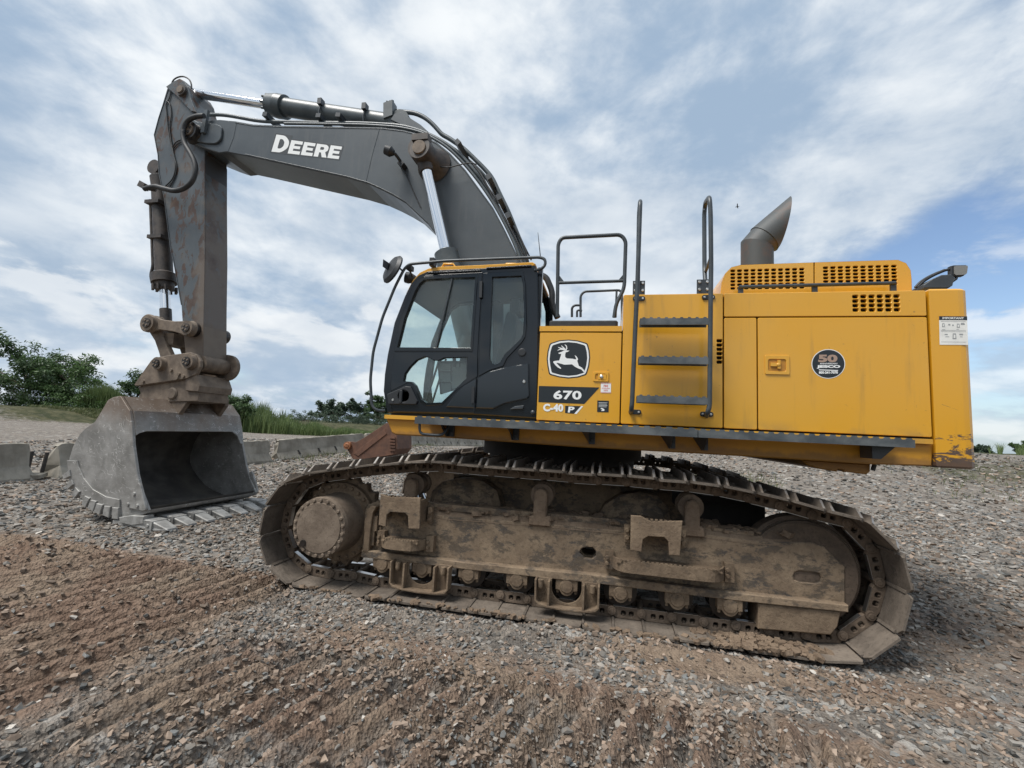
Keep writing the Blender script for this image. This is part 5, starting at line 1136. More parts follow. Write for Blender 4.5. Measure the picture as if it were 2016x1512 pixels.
# bucket cylinder
a, gl, rd = P(314, 335, YC), P(322.5, 553, YC), P(326.5, 622, YC); d = (rd-a)/np.linalg.norm(rd-a); t_g = (gl-a)@d; t_r = (rd-a)@d
m_ = MB(); m_.cyl(a+d*.28, a+d*t_g, .135, 24); m_.lathe(a+d*(t_g-.14), a+d*(t_g+.16), [(0, .15), (.1, .19), (.62, .19), (.64, .15), (1, .14)], 24); m_.lathe(a+d*.05, a+d*.42, [(0, .04), (.3, .15), (.8, .135), (1, .135)], 20); m_.lathe(a+np.array((0, -.12, 0)), a+np.array((0, .12, 0)), [(0, .13), (1, .13)], 20)
for i in range(10):
    an = 2*math.pi*i/10; c_ = a+d*(t_g+.10)+.17*np.array((math.cos(an), math.sin(an), 0)); m_.cyl(c_, c_+d*.10, .022, 6)
m_.obox(a+d*.70+np.array((-.0, -.02, 0)), (.15, 0, 0), (0, .16, 0), (0, 0, .03)); m_.obox(a+d*1.35, (.15, 0, 0), (0, .16, 0), (0, 0, .03)); bc = m_.build('bucket_cylinder', 'cylinder_dirty', exc)
m_ = MB(); m_.cyl(a+d*(t_g+.1), a+d*(t_r-.02), .078, 24); m_.build('piston_rod', 'chrome', bc)
m_ = MB(); m_.cyl(a+d*(t_r-.12), a+d*(t_r+.14), .088, 20); m_.build('rod_eye', 'cylinder_dirty', bc)
m_ = MB(); m_.tube([a+d*.6+np.array((-.17, -.05, 0)), a+d*(t_g-.25)+np.array((-.17, -.05, 0)), a+d*(t_g-.1)+np.array((-.23, -.05, 0)), a+d*(t_g+.06)+np.array((-.2, -.05, 0))], .026, 7, smooth_path=.08); m_.build('cylinder_pipe', 'cylinder_dirty', bc)
# ---------------- linkage, coupler
def dog(a, b_, ra, rb, waist, n=10):      # a link bar with round ends, in (x, z)
    a, b_ = np.array(a), np.array(b_); d = (b_-a)/np.linalg.norm(b_-a); nn = np.array((-d[1], d[0])); L = np.linalg.norm(b_-a); out = []
    th0 = math.atan2(nn[1], nn[0])
    for t in np.linspace(0, math.pi, n): an = th0+t; out.append(tuple(a+ra*np.array((math.cos(an), math.sin(an)))))
    out.append(tuple(a+d*L*.35-nn*waist)); out.append(tuple(a+d*L*.65-nn*waist))
    for t in np.linspace(0, math.pi, n): an = th0+math.pi+t; out.append(tuple(b_+rb*np.array((math.cos(an), math.sin(an)))))
    out.append(tuple(b_-d*L*.35+nn*waist)); out.append(tuple(b_-d*L*.65+nn*waist)); return out
YK0 = -.16; qa, qb = P(289, 635.5, YK0), P(370, 646, YK0); A2, B2 = (qa[0], qa[2]), (qb[0], qb[2]); qc = P(318, 713, YK0); C2 = (qc[0], qc[2])
for y0 in (YK0, 2*YC-YK0-.07):
    m_ = MB(); m_.plate(dog(A2, B2, .15, .12, .085), y0, y0+.07, (), .010); m_.build('link_arm', 'coupler_steel', exc)
m_ = MB(); 
for y0 in (YK0+.10, 2*YC-YK0-.20): m_.plate(dog((A2[0]+.02, A2[1]), C2, .15, .11, .09), y0, y0+.10, (), .010)
m_.box(min(A2[0], C2[0])+.06, C2[0]+.0, YK0+.15, 2*YC-YK0-.15, A2[1]-.33, A2[1]-.14); m_.build('link_yoke', 'coupler_steel', exc)
for (px, py, r) in ((289, 635.5, .125), (366, 645, .115)): pin('link_pin', px, py, YK0+.02, YK0-.07, r, ('coupler_steel', 'cylinder_dirty'), exc)
m_ = MB(); m_.cyl((B2[0], YK0, B2[1]), (B2[0], 2*YC-YK0, B2[1]), .12, 24); m_.build('link_shaft', 'grease', exc); m_ = MB(); m_.cyl((A2[0], YK0, A2[1]), (A2[0], 2*YC-YK0, A2[1]), .09, 24); m_.build('link_shaft', 'grease', exc)
cp_px = [(263.5, 757), (280, 733), (297, 709), (303.5, 704), (340, 698), (375.4, 693.5), (388, 698), (394.5, 710), (394, 722), (386, 737), (367, 745.5), (330, 751), (265.4, 760)]
co_ = XZ(cp_px, -.14); m_ = MB(); m_.plate(co_, -.14, -.08, (), .010); m_.plate(co_, .48, .54, (), .010)
e0, e1 = P(263.5, 757, -.14), P(394, 722, -.14); zc = [p[1] for p in co_]
mid = XZ([(268, 762), (300, 742), (372, 735), (388, 742), (392, 765), (388, 790), (330, 792), (280, 790)], -.10); m_.plate(mid, -.08, .48, (), .015)
m_.plate(XZ([(368, 745), (391, 738), (398, 760), (395, 772), (370, 770)], -.08), -.12, .52, (), .012); m_.build('quick_coupler', 'coupler_steel', exc); qcup = bpy.data.objects['quick_coupler']
for px, py, r in ((307.5, 715.5, .105), (367, 711.5, .115)): pin('coupler_pin', px, py, -.12, -.23, r, ('coupler_steel', 'grease'), qcup)
m_ = MB(); q = P(388, 714, -.1); m_.cyl((q[0]-.0, -.05, q[2]), (q[0], .46, q[2]), .13, 28); m_.lathe((q[0]+.03, .43, q[2]), (q[0]+.03, .50, q[2]), [(0, .22), (1, .22)], 28); m_.build('stick_foot', 'coupler_steel', stick)
for px, py in ((338, 729), (283, 751), (353, 737), (362, 741), (350, 744)): m_ = MB(); q = P(px, py, -.14); m_.lathe((q[0], -.14, q[2]), (q[0], -.165, q[2]), [(0, .03), (1, .024)], 8); m_.build('coupler_bolt', 'coupler_steel', qcup)

# ---------------- bucket
YB0, YB1 = -.80, 1.20
side_px = [(237, 779.5), (255, 808), (259.5, 836), (262, 877), (270, 934), (278, 968), (291.6, 1004), (290, 1010), (262, 1020), (239, 1021.5), (218.6, 1016.5), (191.3, 1004.5), (168.4, 988.5), (152.5, 968.2), (138.8, 945.3), (133.1, 927), (134.2, 908.8), (143.3, 879.2), (157, 854), (168, 843), (186.7, 830), (199, 810), (211.8, 787.9), (222, 782)]
so_ = XZ(side_px, YB0); zmin = .10
so_ = [(x, max(z, zmin)) for x, z in so_]
bucket = empty('bucket', parent=exc)
for y0 in (YB0, YB1-.045): m_ = MB(); m_.plate(so_, y0, y0+.045, (), .006); m_.build('side_plate', 'bucket_steel', bucket)
shell = so_[6:]+[so_[0]]
m_ = MB(); m_.sweep(shell, YB0+.04, YB1-.04, smooth=True)
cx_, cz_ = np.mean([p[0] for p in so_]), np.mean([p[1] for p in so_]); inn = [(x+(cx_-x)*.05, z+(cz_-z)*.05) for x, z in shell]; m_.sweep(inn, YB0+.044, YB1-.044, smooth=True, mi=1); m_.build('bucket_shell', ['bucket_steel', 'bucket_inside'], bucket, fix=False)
m_ = MB(); top0, fr0, fr1 = so_[0], so_[1], so_[2]
m_.add([(top0[0], YB0+.045, top0[1]), (top0[0], YB1-.045, top0[1]), (fr0[0], YB1-.045, fr0[1]), (fr0[0], YB0+.045, fr0[1])], [(0, 1, 2, 3)])
# header plate with curved gussets in its lower corners
a_, b2 = np.array(fr0), np.array(so_[3]); dn = (b2-a_)/np.linalg.norm(b2-a_); hh = .60*np.linalg.norm(b2-a_)
yy0, yy1 = YB0+.045, YB1-.045
prof = [(yy0, 0), (yy1, 0), (yy1, hh*1.75), (yy1-.05, hh*1.72), (yy1-.10, hh*1.25), (yy1-.20, hh*1.0), (yy0+.16, hh*1.0), (yy0+.05, hh*1.10), (yy0, hh*1.2)]
Vv, Ff = fill2d(prof, (), .035, .004); m_.add([(a_[0]+dn[0]*v[1]+v[2]*dn[1]+.00, v[0], a_[1]+dn[1]*v[1]-v[2]*dn[0]) for v in Vv], Ff); m_.build('bucket_header', 'bucket_steel', bucket)
# cutting edge, side cutters, heel shrouds
lipx, lipz = so_[6]; zlip = .115
m_ = MB(); m_.plate([(lipx-.55, zlip-.01), (lipx+.02, zlip), (lipx+.07, zlip+.03), (lipx-.0, zlip+.07), (lipx-.55, zlip+.06)], YB0-.03, YB1+.03, (), .006); m_.build('cutting_edge', 'bucket_steel', bucket)
for y0, sgn in ((YB0-.035, 1), (YB1-.005, 1)):
    m_ = MB(); o = XZ([(277, 949), (281, 955), (292, 1003), (286, 1005.5), (255, 998.5), (252, 993)], YB0); m_.plate(rnd(o, .02), y0, y0+.04, (), .006)
    for px, py in ((269.5, 972), (257, 992.5), (275.5, 995)):
        q = P(px, py, YB0); m_.lathe((q[0], y0, q[2]), (q[0], y0-.018, q[2]), [(0, .030), (1, .022)], 10)
    m_.build('side_cutter', 'tooth_steel', bucket)
    m_ = MB(); o = XZ([(135, 906), (139, 945), (153, 967), (169, 987), (191, 1002), (219, 1013), (239, 1017), (238, 983), (212, 977.5), (186, 963), (168, 941), (158, 919), (155, 907)], YB0); m_.plate(o, y0+.012, y0+.036, (), .004); m_.build('wear_band', 'bucket_steel', bucket)
    for px in (([(129, 935), (143, 925), (144.5, 937), (131, 943.5)]), ([(135, 956), (148, 943), (151, 953), (139, 963)]), ([(147, 973), (155, 958.5), (163, 967), (152.5, 981)]), ([(166.5, 991), (173, 975), (183, 980), (174, 998.5)]), ([(178, 1000), (184.5, 983), (196, 986), (189, 1006)]), ([(190.5, 1007), (196.5, 990), (208.5, 993), (202, 1012.5)]), ([(208, 1013.5), (211.5, 995), (223.5, 996.5), (220, 1018.5)]), ([(226, 1020), (227.5, 998), (239, 999), (238.5, 1021.5)])):
        o = XZ(px, YB0); m_ = MB(); m_.plate(o, y0-.01, y0+.07, (), .006); m_.build('wear_block', 'tooth_steel', bucket)
# teeth
tt = [P(312, 1017, YB0+.02)]
tm = MB()
def tooth_mesh():
    s = MB(); w = .105
    prof = [(-.30, .0), (-.26, .085), (-.02, .10), (.06, .085), (.29, .018), (.30, -.005), (.10, -.035), (-.28, -.03)]
    s.plate(prof, -w, w, (), .012); s.box(-.03, .06, -w*1.12, w*1.12, -.035, .092)
    for v in (0,): pass
    def taper(v): k = 1-.28*max(0, v[0])/.3; return (v[0], v[1]*k, v[2])
    s.xform(taper)
    for yy in (-1, 1): s.lathe((.0, yy*w*1.1, .03), (.0, yy*w*1.2, .03), [(0, .028), (1, .02)], 8)
    return s.mesh('tooth', 'tooth_steel')
tme = tooth_mesh(); bm = bmesh.new(); bm.from_mesh(tme); bmesh.ops.recalc_face_normals(bm, faces=bm.faces); bm.to_mesh(tme); bm.free()
for i in range(7):
    o = link('tooth', tme, bucket); y = YB0+.05+(YB1-YB0-.10)*i/6; o.location = (lipx+.10-(.015 if i % 2 else 0), y, zlip+.02); o.rotation_euler = (0, .06, random.uniform(-.03, .03))
for i in range(6):
    m_ = MB(); y = YB0+.05+(YB1-YB0-.10)*(i+.5)/6; m_.plate([(lipx-.22, zlip+.055), (lipx+.03, zlip+.075), (lipx+.075, zlip+.02), (lipx+.03, zlip-.015), (lipx-.2, zlip-.01)], y-.065, y+.065, (), .006); m_.build('lip_shroud', 'bucket_steel', bucket)
m_ = MB(); m_.plate(XZ([(236, 1018), (239, 1029), (262, 1034), (284, 1031), (286, 1016), (262, 1014)], YB0-.04), YB0-.06, YB0+.09, (), .008); m_.build('corner_shroud', 'tooth_steel', bucket)
# ears
for y0, dx in ((-.02, 0), (.72, 0)):
    ear = XZ([(268, 790), (266, 778), (274, 768), (290, 766), (303, 770), (318, 760), (333, 756.5), (346, 757), (357, 766), (362, 780), (360, 793), (345, 815), (336, 832), (330, 833), (333, 812), (318, 800), (300, 793)], -.06); ear = [(x_+.07, z_) for x_, z_ in ear]
    m_ = MB(); m_.plate(ear, y0-.04, y0+.04, (), .008); q = P(342, 775, -.06); m_.lathe((q[0], y0-.04, q[2]), (q[0], y0-.09, q[2]), [(0, .10), (.6, .10), (1, .08)], 20); m_.build('bucket_ear', 'coupler_steel', bucket)
m_ = MB(); q = P(342, 775, -.06); m_.cyl((q[0], -.03, q[2]), (q[0], .75, q[2]), .085, 20); q2 = P(285, 778, -.06); m_.cyl((q2[0], -.03, q2[2]), (q2[0], .75, q2[2]), .085, 20); m_.box(q2[0]-.05, q[0]+.02, .02, .66, q[2]-.05, q[2]+.10); m_.build('hanger_pin', 'coupler_steel', bucket)

# ---------------- lettering and marks
def pxpoly(mb, pts, Y, lift, mi, holes=()):
    o = XZ(pts, Y); V, F = fill2d(o, [XZ(h, Y) for h in holes], 0, 0)
    W = [(v[0], Y-lift, v[1]) for v in V]; G_ = []
    for f in F:
        a, b_, c = (np.array(W[f[i]]) for i in (0, 1, 2)); nrm = np.cross(b_-a, c-a); G_.append(f if nrm[1] < 0 else f[::-1])
    mb.add(W, G_, mi=mi)
def z2(pts): return [(1060+x/8.4, 650+y/8.4) for x, y in pts]
mb = MB(); cxb, cyb = 497, 478
badge = rnd([(188, 218), (345, 168), (500, 156), (655, 172), (815, 218), (845, 335), (856, 455), (838, 600), (795, 738), (655, 782), (500, 798), (345, 780), (176, 735), (150, 600), (137, 480), (152, 345)], [30, 0, 0, 0, 30, 0, 0, 0, 30, 0, 0, 0, 30, 0, 0, 0])
def scl(p, k): return [(cxb+(x-cxb)*k, cyb+(y-cyb)*k) for x, y in p]
pxpoly(mb, z2(badge), YB, .0015, 1); pxpoly(mb, z2(scl(badge, .945)), YB, .0025, 0); pxpoly(mb, z2(scl(badge, .865)), YB, .0035, 1)
deer = [(330, 378), (362, 366), (388, 358), (420, 340), (450, 330), (470, 338), (515, 338), (490, 358), (452, 368), (442, 410), (446, 448), (470, 468), (560, 474), (612, 484), (628, 478), (600, 415), (632, 436), (655, 478), (652, 498), (640, 502), (668, 590), (720, 622), (775, 684), (750, 694), (712, 652), (655, 632), (600, 602), (556, 566), (480, 570), (430, 572), (375, 556), (310, 540), (300, 548), (340, 590), (378, 628), (368, 642), (322, 618), (278, 576), (245, 532), (250, 516), (290, 508), (345, 502), (360, 460), (374, 415), (378, 392), (345, 394)]
pxpoly(mb, z2(deer), YB, .0045, 0)
def stroke(pts, w):
    L_, R2 = [], []
    for i, p in enumerate(pts):
        a = np.array(pts[max(i-1, 0)], float); b_ = np.array(pts[min(i+1, len(pts)-1)], float); d = (b_-a)/np.linalg.norm(b_-a); n_ = np.array((-d[1], d[0]))*w/2*(1 if i < len(pts)-1 else .5); L_.append(tuple(np.array(p)+n_)); R2.append(tuple(np.array(p)-n_))
    return L_+R2[::-1]
for k_, a in enumerate(([(456, 336), (470, 300), (462, 262), (437, 240)], [(450, 322), (412, 290), (380, 256)], [(444, 318), (372, 300), (326, 284)], [(440, 326), (362, 316), (318, 336)])): pxpoly(mb, z2(stroke(a, 17)), YB, .0049+.0003*k_, 0)
mb.build('leaping_deer_badge', ['decal_white', 'decal_black'], box, fix=False)
dc = Decal([(1060, 793), (1150, 797), (1180, 764), (1060, 760)], YB); mb = dc.mb
pxpoly(mb, z2([(8, 922), (1010, 948), (758, 1220), (0, 1190)]), YB, .0015, 1)
d6 = Decal([(1089.5, 786.3), (1144.8, 787.2), (1145.2, 769.3), (1090, 768.2)], YB); d6.mb = mb; d6.k = 2; d6.put(text2d('670', .035, 1.05), 0)
d6 = Decal([(1069.3, 810), (1109, 810.8), (1109.4, 795.6), (1069.5, 794.6)], YB); d6.mb = mb; d6.k = 1; d6.put(text2d('C-40', .05, 1.02), 0)
pxpoly(mb, z2([(443, 1250), (702, 1256), (588, 1382), (441, 1370)]), YB, .0015, 1); pxpoly(mb, z2([(706, 1256), (742, 1258), (632, 1386), (592, 1383)]), YB, .0018, 0)
d6 = Decal(z2([(486, 1362), (584, 1362), (604, 1266), (500, 1264)]), YB); d6.mb = mb; d6.k = 2; d6.put(text2d('P', .04), 0)
mb.build('model_decal', ['decal_white', 'decal_black'], box, fix=False)
df = Decal([(1182.6, 773.4), (1202.6, 773.8), (1203, 754), (1183, 753.6)], YB); df.rect(0); df.k = 1
for i in range(9):
    for v0 in (.0, .9): df.put((np.array([(i/9, v0), (i/9+.05, v0), (i/9+.09, v0+.1), (i/9+.04, v0+.1)]), [(0, 1, 2, 3)]), 1); df.k = 1
df.put(text2d('FIRE', .03), 1, (.28, .72, .58, .80)); df.put(text2d('EXTINGUISHER', .02), 1, (.10, .90, .40, .50)); df.put(text2d('INSIDE', .02), 1, (.3, .7, .20, .32)); df.mb.build('fire_decal', ['decal_white', 'decal_red'], box, fix=False)
dk = Decal([(1175.5, 811), (1198, 811.6), (1198.8, 789), (1176, 788.4)], YB); dk.rect(1)
for i in range(4): dk.k = 1; dk.rect(0, .12, .88-.05*(i % 2), .80-.12*i, .83-.12*i)
dk.k = 1; dk.put(poly2d([(.35, .1), (.6, .1), (.66, .2), (.5, .34), (.34, .36), (.3, .26), (.46, .24)]), 0); dk.mb.build('notice_decal', ['decal_white', 'decal_black'], box, fix=False)
# round anniversary sticker
mb = MB(); cx_, cy_ = 1630.6, 716.4
def ell(k, n=40): return [(cx_+33.2*k*math.cos(t), cy_+28.9*k*math.sin(t)) for t in np.linspace(0, 2*math.pi, n, endpoint=False)]
pxpoly(mb, ell(1), YB, .0015, 0); pxpoly(mb, ell(.955), YB, .0022, 1)
def sticker(txt, x0, x1, y0, y1, mi, bold=.02, k=3):
    d = Decal([(x0, y1), (x1, y1), (x1, y0), (x0, y0)], YB); d.mb = mb; d.k = k; d.put(text2d(txt, bold), mi)
def z3(x, y): return (1560+x/13.743, 660+y/13.743)
sticker('50', *(z3(690, 0)[0], z3(1215, 0)[0]), z3(0, 525)[1], z3(0, 735)[1], 2, .05); sticker('ANNIVERSARY', z3(735, 0)[0], z3(1220, 0)[0], z3(0, 750)[1], z3(0, 790)[1], 0, .02)
sticker('JESCO', z3(650, 0)[0], z3(1290, 0)[0], z3(0, 810)[1], z3(0, 905)[1], 0, .06); pxpoly(mb, [z3(700, 925), z3(1240, 945), z3(1215, 968), z3(725, 950)], YB, .004, 0)
sticker('800-241-7070', z3(710, 0)[0], z3(1225, 0)[0], z3(0, 975)[1], z3(0, 1045)[1], 0, .05); mb.build('round_sticker', ['decal_white', 'decal_black', 'decal_bronze'], door, fix=False)
# warning plate on the counterweight
d = Decal([(1849.5, 678.8), (1905.5, 679.2), (1903.5, 623.0), (1848.2, 622.6)], YB); d.rect(0); d.k = 1; d.rect(1, 0, 1, .865, 1.0); d.put(text2d('IMPORTANT', .03), 0, (.12, .88, .895, .97))
for v in (.81, .50, .455, .095): d.k = 1; d.rect(2, .06, .94, v, v+.010)
for u, v, w, h in ((.10, .62, .10, .13), (.32, .68, .08, .05), (.46, .66, .06, .05), (.62, .60, .11, .14), (.76, .70, .15, .07), (.18, .34, .12, .04), (.46, .20, .14, .2), (.70, .34, .14, .05), (.10, .52, .12, .015), (.60, .54, .1, .015), (.2, .27, .15, .02), (.72, .27, .1, .02)):
    d.k = 1; d.put((np.array([(u, v), (u+w, v), (u+w*.9, v+h), (u+w*.1, v+h)]), [(0, 1, 2, 3)]), 2)
    if h > .1: d.put((np.array([(u+w*.25, v+h*.2), (u+w*.7, v+h*.15), (u+w*.75, v+h*.7), (u+w*.3, v+h*.8)]), [(0, 1, 2, 3)]), 0)
d.mb.build('warning_plate', ['decal_cream', 'decal_black', 'decal_grey'], cwo, fix=False)
# big lettering on the boom, small capitals after a large D
mb = MB()
def dquad(u0, u1, v0, v1):
    bl, br_, tr, tl = map(np.array, ((534.6, 298.6), (670.3, 313.8), (678.6, 284.2), (544.6, 265.0)))
    f = lambda u, v: tuple(bl*(1-u)*(1-v)+br_*u*(1-v)+tr*u*v+tl*(1-u)*v); return [f(u0, v0), f(u1, v0), f(u1, v1), f(u0, v1)]
E_ = ([(0, 0), (1, 0), (1, .24), (.36, .24), (.36, .40), (.9, .40), (.9, .61), (.36, .61), (.36, .76), (1, .76), (1, 1), (0, 1)], [])
D_ = (rnd([(0, 0), (.62, 0), (1, .3), (1, .7), (.62, 1), (0, 1)], [0, .18, .18, .18, .18, 0]), [rnd([(.32, .22), (.52, .22), (.68, .38), (.68, .62), (.52, .78), (.32, .78)], .08)])
R__ = (rnd([(0, 0), (.36, 0), (.36, .36), (.5, .36), (.66, 0), (1.05, 0), (.82, .42), (1, .55), (1, .86), (.8, 1), (0, 1)], [0]*6+[0, .1, .1, .1, 0]), [rnd([(.36, .57), (.6, .57), (.66, .62), (.66, .74), (.6, .79), (.36, .79)], .05)])
letters = [(D_, .0, .215, 0, 1), (E_, .235, .405, .0, .80), (E_, .425, .59, .0, .80), (R__, .61, .79, .0, .80), (E_, .81, .975, .0, .82)]
for k_, grow in ((0, 1), (1, 0)):
    for (o, hs), u0, u1, v0, v1 in letters:
        q = dquad(u0, u1, v0, v1)
        def mp(p): u, v = p; a, b_, c, d_ = map(np.array, q); return tuple(a*(1-u)*(1-v)+b_*u*(1-v)+c*u*v+d_*(1-u)*v)
        if grow: q = dquad(u0-.018, u1+.018, v0-.075, v1+.075); pxpoly(mb, [mp(p) for p in [(0, 0), (1, 0), (1, 1), (0, 1)]], YBM0, .0015+.0002*u0, 1)
        else: pxpoly(mb, [mp(p) for p in o], YBM0, .0030, 0, [[mp(p) for p in h] for h in hs])
mb.build('maker_lettering', ['decal_white', 'decal_edge'], boom, fix=False)
# PART3

# ================================================================== the yard
def gz(x, y): return float(height(x, y))
def at(px, py, depth): return CAM+ray(px, py)*depth
# ---------------- concrete barriers
def barrier(x0, y0, x1, y1, label, seed, broken0=0., broken1=0.):
    r = np.random.default_rng(seed); L_ = math.hypot(x1-x0, y1-y0); n = max(8, int(L_/.16))
    half = [(-.30, 0), (-.30, .08), (-.16, .33), (-.105, .60), (-.085, .80), (-.07, .815)]
    prof = half+[(-a, b_) for a, b_ in half[::-1]]; k = len(prof); V = []
    for i in range(n+1):
        t = L_*i/n
        for j, (a, z) in enumerate(prof):
            end = 0
            if i == 0: end = broken0*(r.uniform(0, 1)*.35+.10*(z > .5))
            if i == n: end = -broken1*(r.uniform(0, 1)*.35+.10*(z > .5))
            e = .012 if z < .7 else .02
            V.append((a+r.normal(0, e*.4), t+end+r.normal(0, .006), z+r.normal(0, e*.4 if z > 0 else 0)-(.06*abs(r.normal()) if (z > .7 and i in (0, n)) else 0)))
    F = [(i*k+j, i*k+(j+1) % k, (i+1)*k+(j+1) % k, (i+1)*k+j) for i in range(n) for j in range(k)]
    F += [tuple(range(k)), tuple(range(n*k, n*k+k))]
    m_ = MB(); m_.add(V, F); o = m_.build('concrete_barrier', 'concrete', None, label=label, category='barrier', group='concrete barriers along the yard edge')
    ang = math.atan2(y1-y0, x1-x0)-math.pi/2; za, zb = gz(x0, y0), gz(x1, y1)
    o.location = (x0, y0, za-.03); o.rotation_euler = (math.atan2(zb-za, L_), 0, ang)
    return o
def scupper_shade(o, ts):
    for t in ts:
        m_ = MB(); m_.add([(.245, t-.02, .20), (.245, t+.06, .20), (.165, t-.04, .36), (.165, t+.02, .36), (.275, t-.02, .19), (.275, t+.06, .19), (.185, t-.04, .36), (.185, t+.02, .36)], [(0, 1, 3, 2), (4, 5, 7, 6), (0, 1, 5, 4), (2, 3, 7, 6), (0, 2, 6, 4), (1, 3, 7, 5)]); m_.build('slot_shade', 'underside', o)  # dark block on the face, painted as the shade in a slot
bA = barrier(-11.75, -4.1, -11.86, 1.75, 'grey concrete barrier at the far left edge with a broken dark end', 1, 0, 1.0)
bB = barrier(-11.75, 1.98, -12.1, 5.6, 'grey concrete barrier with a chipped end partly hidden behind the bucket', 2, .45, 0)
bC = barrier(-12.1, 5.75, -12.0, 9.15, 'dark grey concrete barrier showing just right of the bucket', 3, 0, .4)
bD = barrier(-11.95, 9.38, -10.85, 14.0, 'long pale concrete barrier behind the rusty spare bucket, with slots in its foot', 4, .5, 0)
scupper_shade(bD, (1.0, 2.0, 2.9)); 
for o_, pos in ((bA, (0, 5.82, .40)), (bB, (0, -.06, .38))):
    m_ = MB(); m_.obox((pos[0], pos[1], pos[2]), (.02, 0, 0), (0, .03, 0), (0, .02, .24)); m_.build('end_bar', 'grease', o_)
prev = (-10.85, 14.15)
for k, (x, y, lb) in enumerate(((-11.6, 20.4, 'pale concrete barrier with weeds at its foot, its near end just above the rusty bucket'), (-11.5, 24.8, 'weathered concrete barrier seen under the front of the cab step'), (-11.3, 29.2, 'yellowish weathered concrete barrier seen below the catwalk, left of the whiter ones'), (-10.9, 35.0, 'whitish concrete barrier seen just left of the dark swing bearing'), (-10.4, 41.0, 'farthest concrete barrier, its end hidden by the dark swing bearing'))):
    o_ = barrier(prev[0], prev[1], x, y, lb, 10+k); prev = (x, y+.15); scupper_shade(o_, (1.2, 2.6, 4.0) if k else ())
m_ = MB(); V_, F_ = fill2d([(-.5, -.25), (.1, -.32), (.48, -.1), (.42, .26), (-.2, .3), (-.55, .1)], (), .10, .01); m_.add(V_, F_); o_ = m_.build('concrete_slab', 'concrete', None, label='flat broken concrete slab on the gravel in front of the far left barrier', category='slab'); q = PZ(30, 944, .08); o_.location = (q[0], q[1], gz(q[0], q[1])+.09); o_.rotation_euler = (.06, .05, .5)
# ---------------- rusty spare bucket lying behind the machine
qb_ = at(735, 903, 17.6); YRB = float(qb_[1]); rbk = empty('spare_bucket', tuple(qb_), label='rust brown spare bucket lying on its back by the pale barrier', category='bucket')
def loc(mb): off = np.array(qb_); mb.xform(lambda v: v-off); return mb
sp_ = [(694.6, 904), (682, 882), (690, 869), (700.5, 870.6), (716, 862), (762, 832), (773, 846), (781, 856), (781.5, 884), (773, 895.5), (750, 899), (709, 904.5)]
for y0, y1 in ((YRB, YRB+.06), (YRB+1.3, YRB+1.36)): m_ = MB(); m_.plate(XZ(sp_, YRB), y0, y1, (), .01); loc(m_).build('side_plate', 'rusty_steel', rbk)
m_ = MB(); shp = XZ([(762, 832), (773, 846), (781, 856), (781.5, 884), (773, 895.5), (750, 899), (709, 904.5), (694.6, 904)], YRB); m_.sweep(shp, YRB+.06, YRB+1.3); loc(m_).build('shell', 'rusty_steel', rbk)
m_ = MB(); m_.plate(XZ([(697, 893), (706, 898), (762, 854), (757, 845)], YRB), YRB-.03, YRB, (), .008); loc(m_).build('edge_plate', 'rusty_steel', rbk)
m_ = MB(); q = P(686, 877, YRB); m_.lathe((q[0], YRB-.12, q[2]), (q[0], YRB+.3, q[2]), [(0, .15), (1, .15)], 22); m_.lathe((q[0], YRB-.12, q[2]), (q[0], YRB-.15, q[2]), [(0, .11), (1, .07)], 22); loc(m_).build('pin_boss', 'bright_rust', rbk)
for k in range(5): m_ = MB(); q = P(774, 862+k*6, YRB); m_.box(q[0]-.13, q[0]+.1, YRB-.05, YRB+.02, q[2]-.03, q[2]+.03); loc(m_).build('wear_strip', 'rusty_steel', rbk)

# ---------------- trees and shrubs
def leaf_mesh(centers, r, n, size, aspect, droop, g):
    # small leaf faces spread around the given centres
    N = len(centers)*n; c = np.repeat(np.array(centers), n, 0); rad = np.repeat(np.array(r), n)
    d = g.normal(0, 1, (N, 3)); d /= np.linalg.norm(d, axis=1)[:, None]; rr = rad*g.random(N)**.45
    p = c+d*rr[:, None]*np.array((1, 1, .62)); p[:, 2] -= droop*rr*np.abs(d[:, 0]*d[:, 0]+d[:, 1]*d[:, 1])*.4
    a = d*np.array((1, 1, .3))+g.normal(0, .55, (N, 3)); a[:, 2] -= droop*.6; a /= np.linalg.norm(a, axis=1)[:, None]
    b_ = np.cross(a, g.normal(0, 1, (N, 3))+np.array((0, 0, .8))); b_ /= np.linalg.norm(b_, axis=1)[:, None]+1e-9
    s = size*g.uniform(.6, 1.4, N)[:, None]; w = s*aspect
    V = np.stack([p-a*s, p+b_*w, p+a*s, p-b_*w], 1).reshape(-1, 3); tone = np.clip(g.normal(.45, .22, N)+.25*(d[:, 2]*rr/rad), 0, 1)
    return V, np.arange(N*4).reshape(-1, 4), np.repeat(tone, 4)
def raw(name, V, F, mat, parent, tone=None, **k):
    me = bpy.data.meshes.new(name); me.vertices.add(len(V)); me.vertices.foreach_set('co', np.asarray(V, float).ravel()); F = np.asarray(F); me.loops.add(F.size); me.loops.foreach_set('vertex_index', F.ravel().astype(np.int32))
    me.polygons.add(len(F)); me.polygons.foreach_set('loop_start', np.arange(len(F))*F.shape[1]); me.polygons.foreach_set('use_smooth', np.zeros(len(F), bool)); me.update(calc_edges=True)
    if tone is not None: at_ = me.attributes.new('tone', 'FLOAT', 'POINT'); at_.data.foreach_set('value', np.asarray(tone, np.float32))
    me.materials.append(M[mat]); return link(name, me, parent, **k)
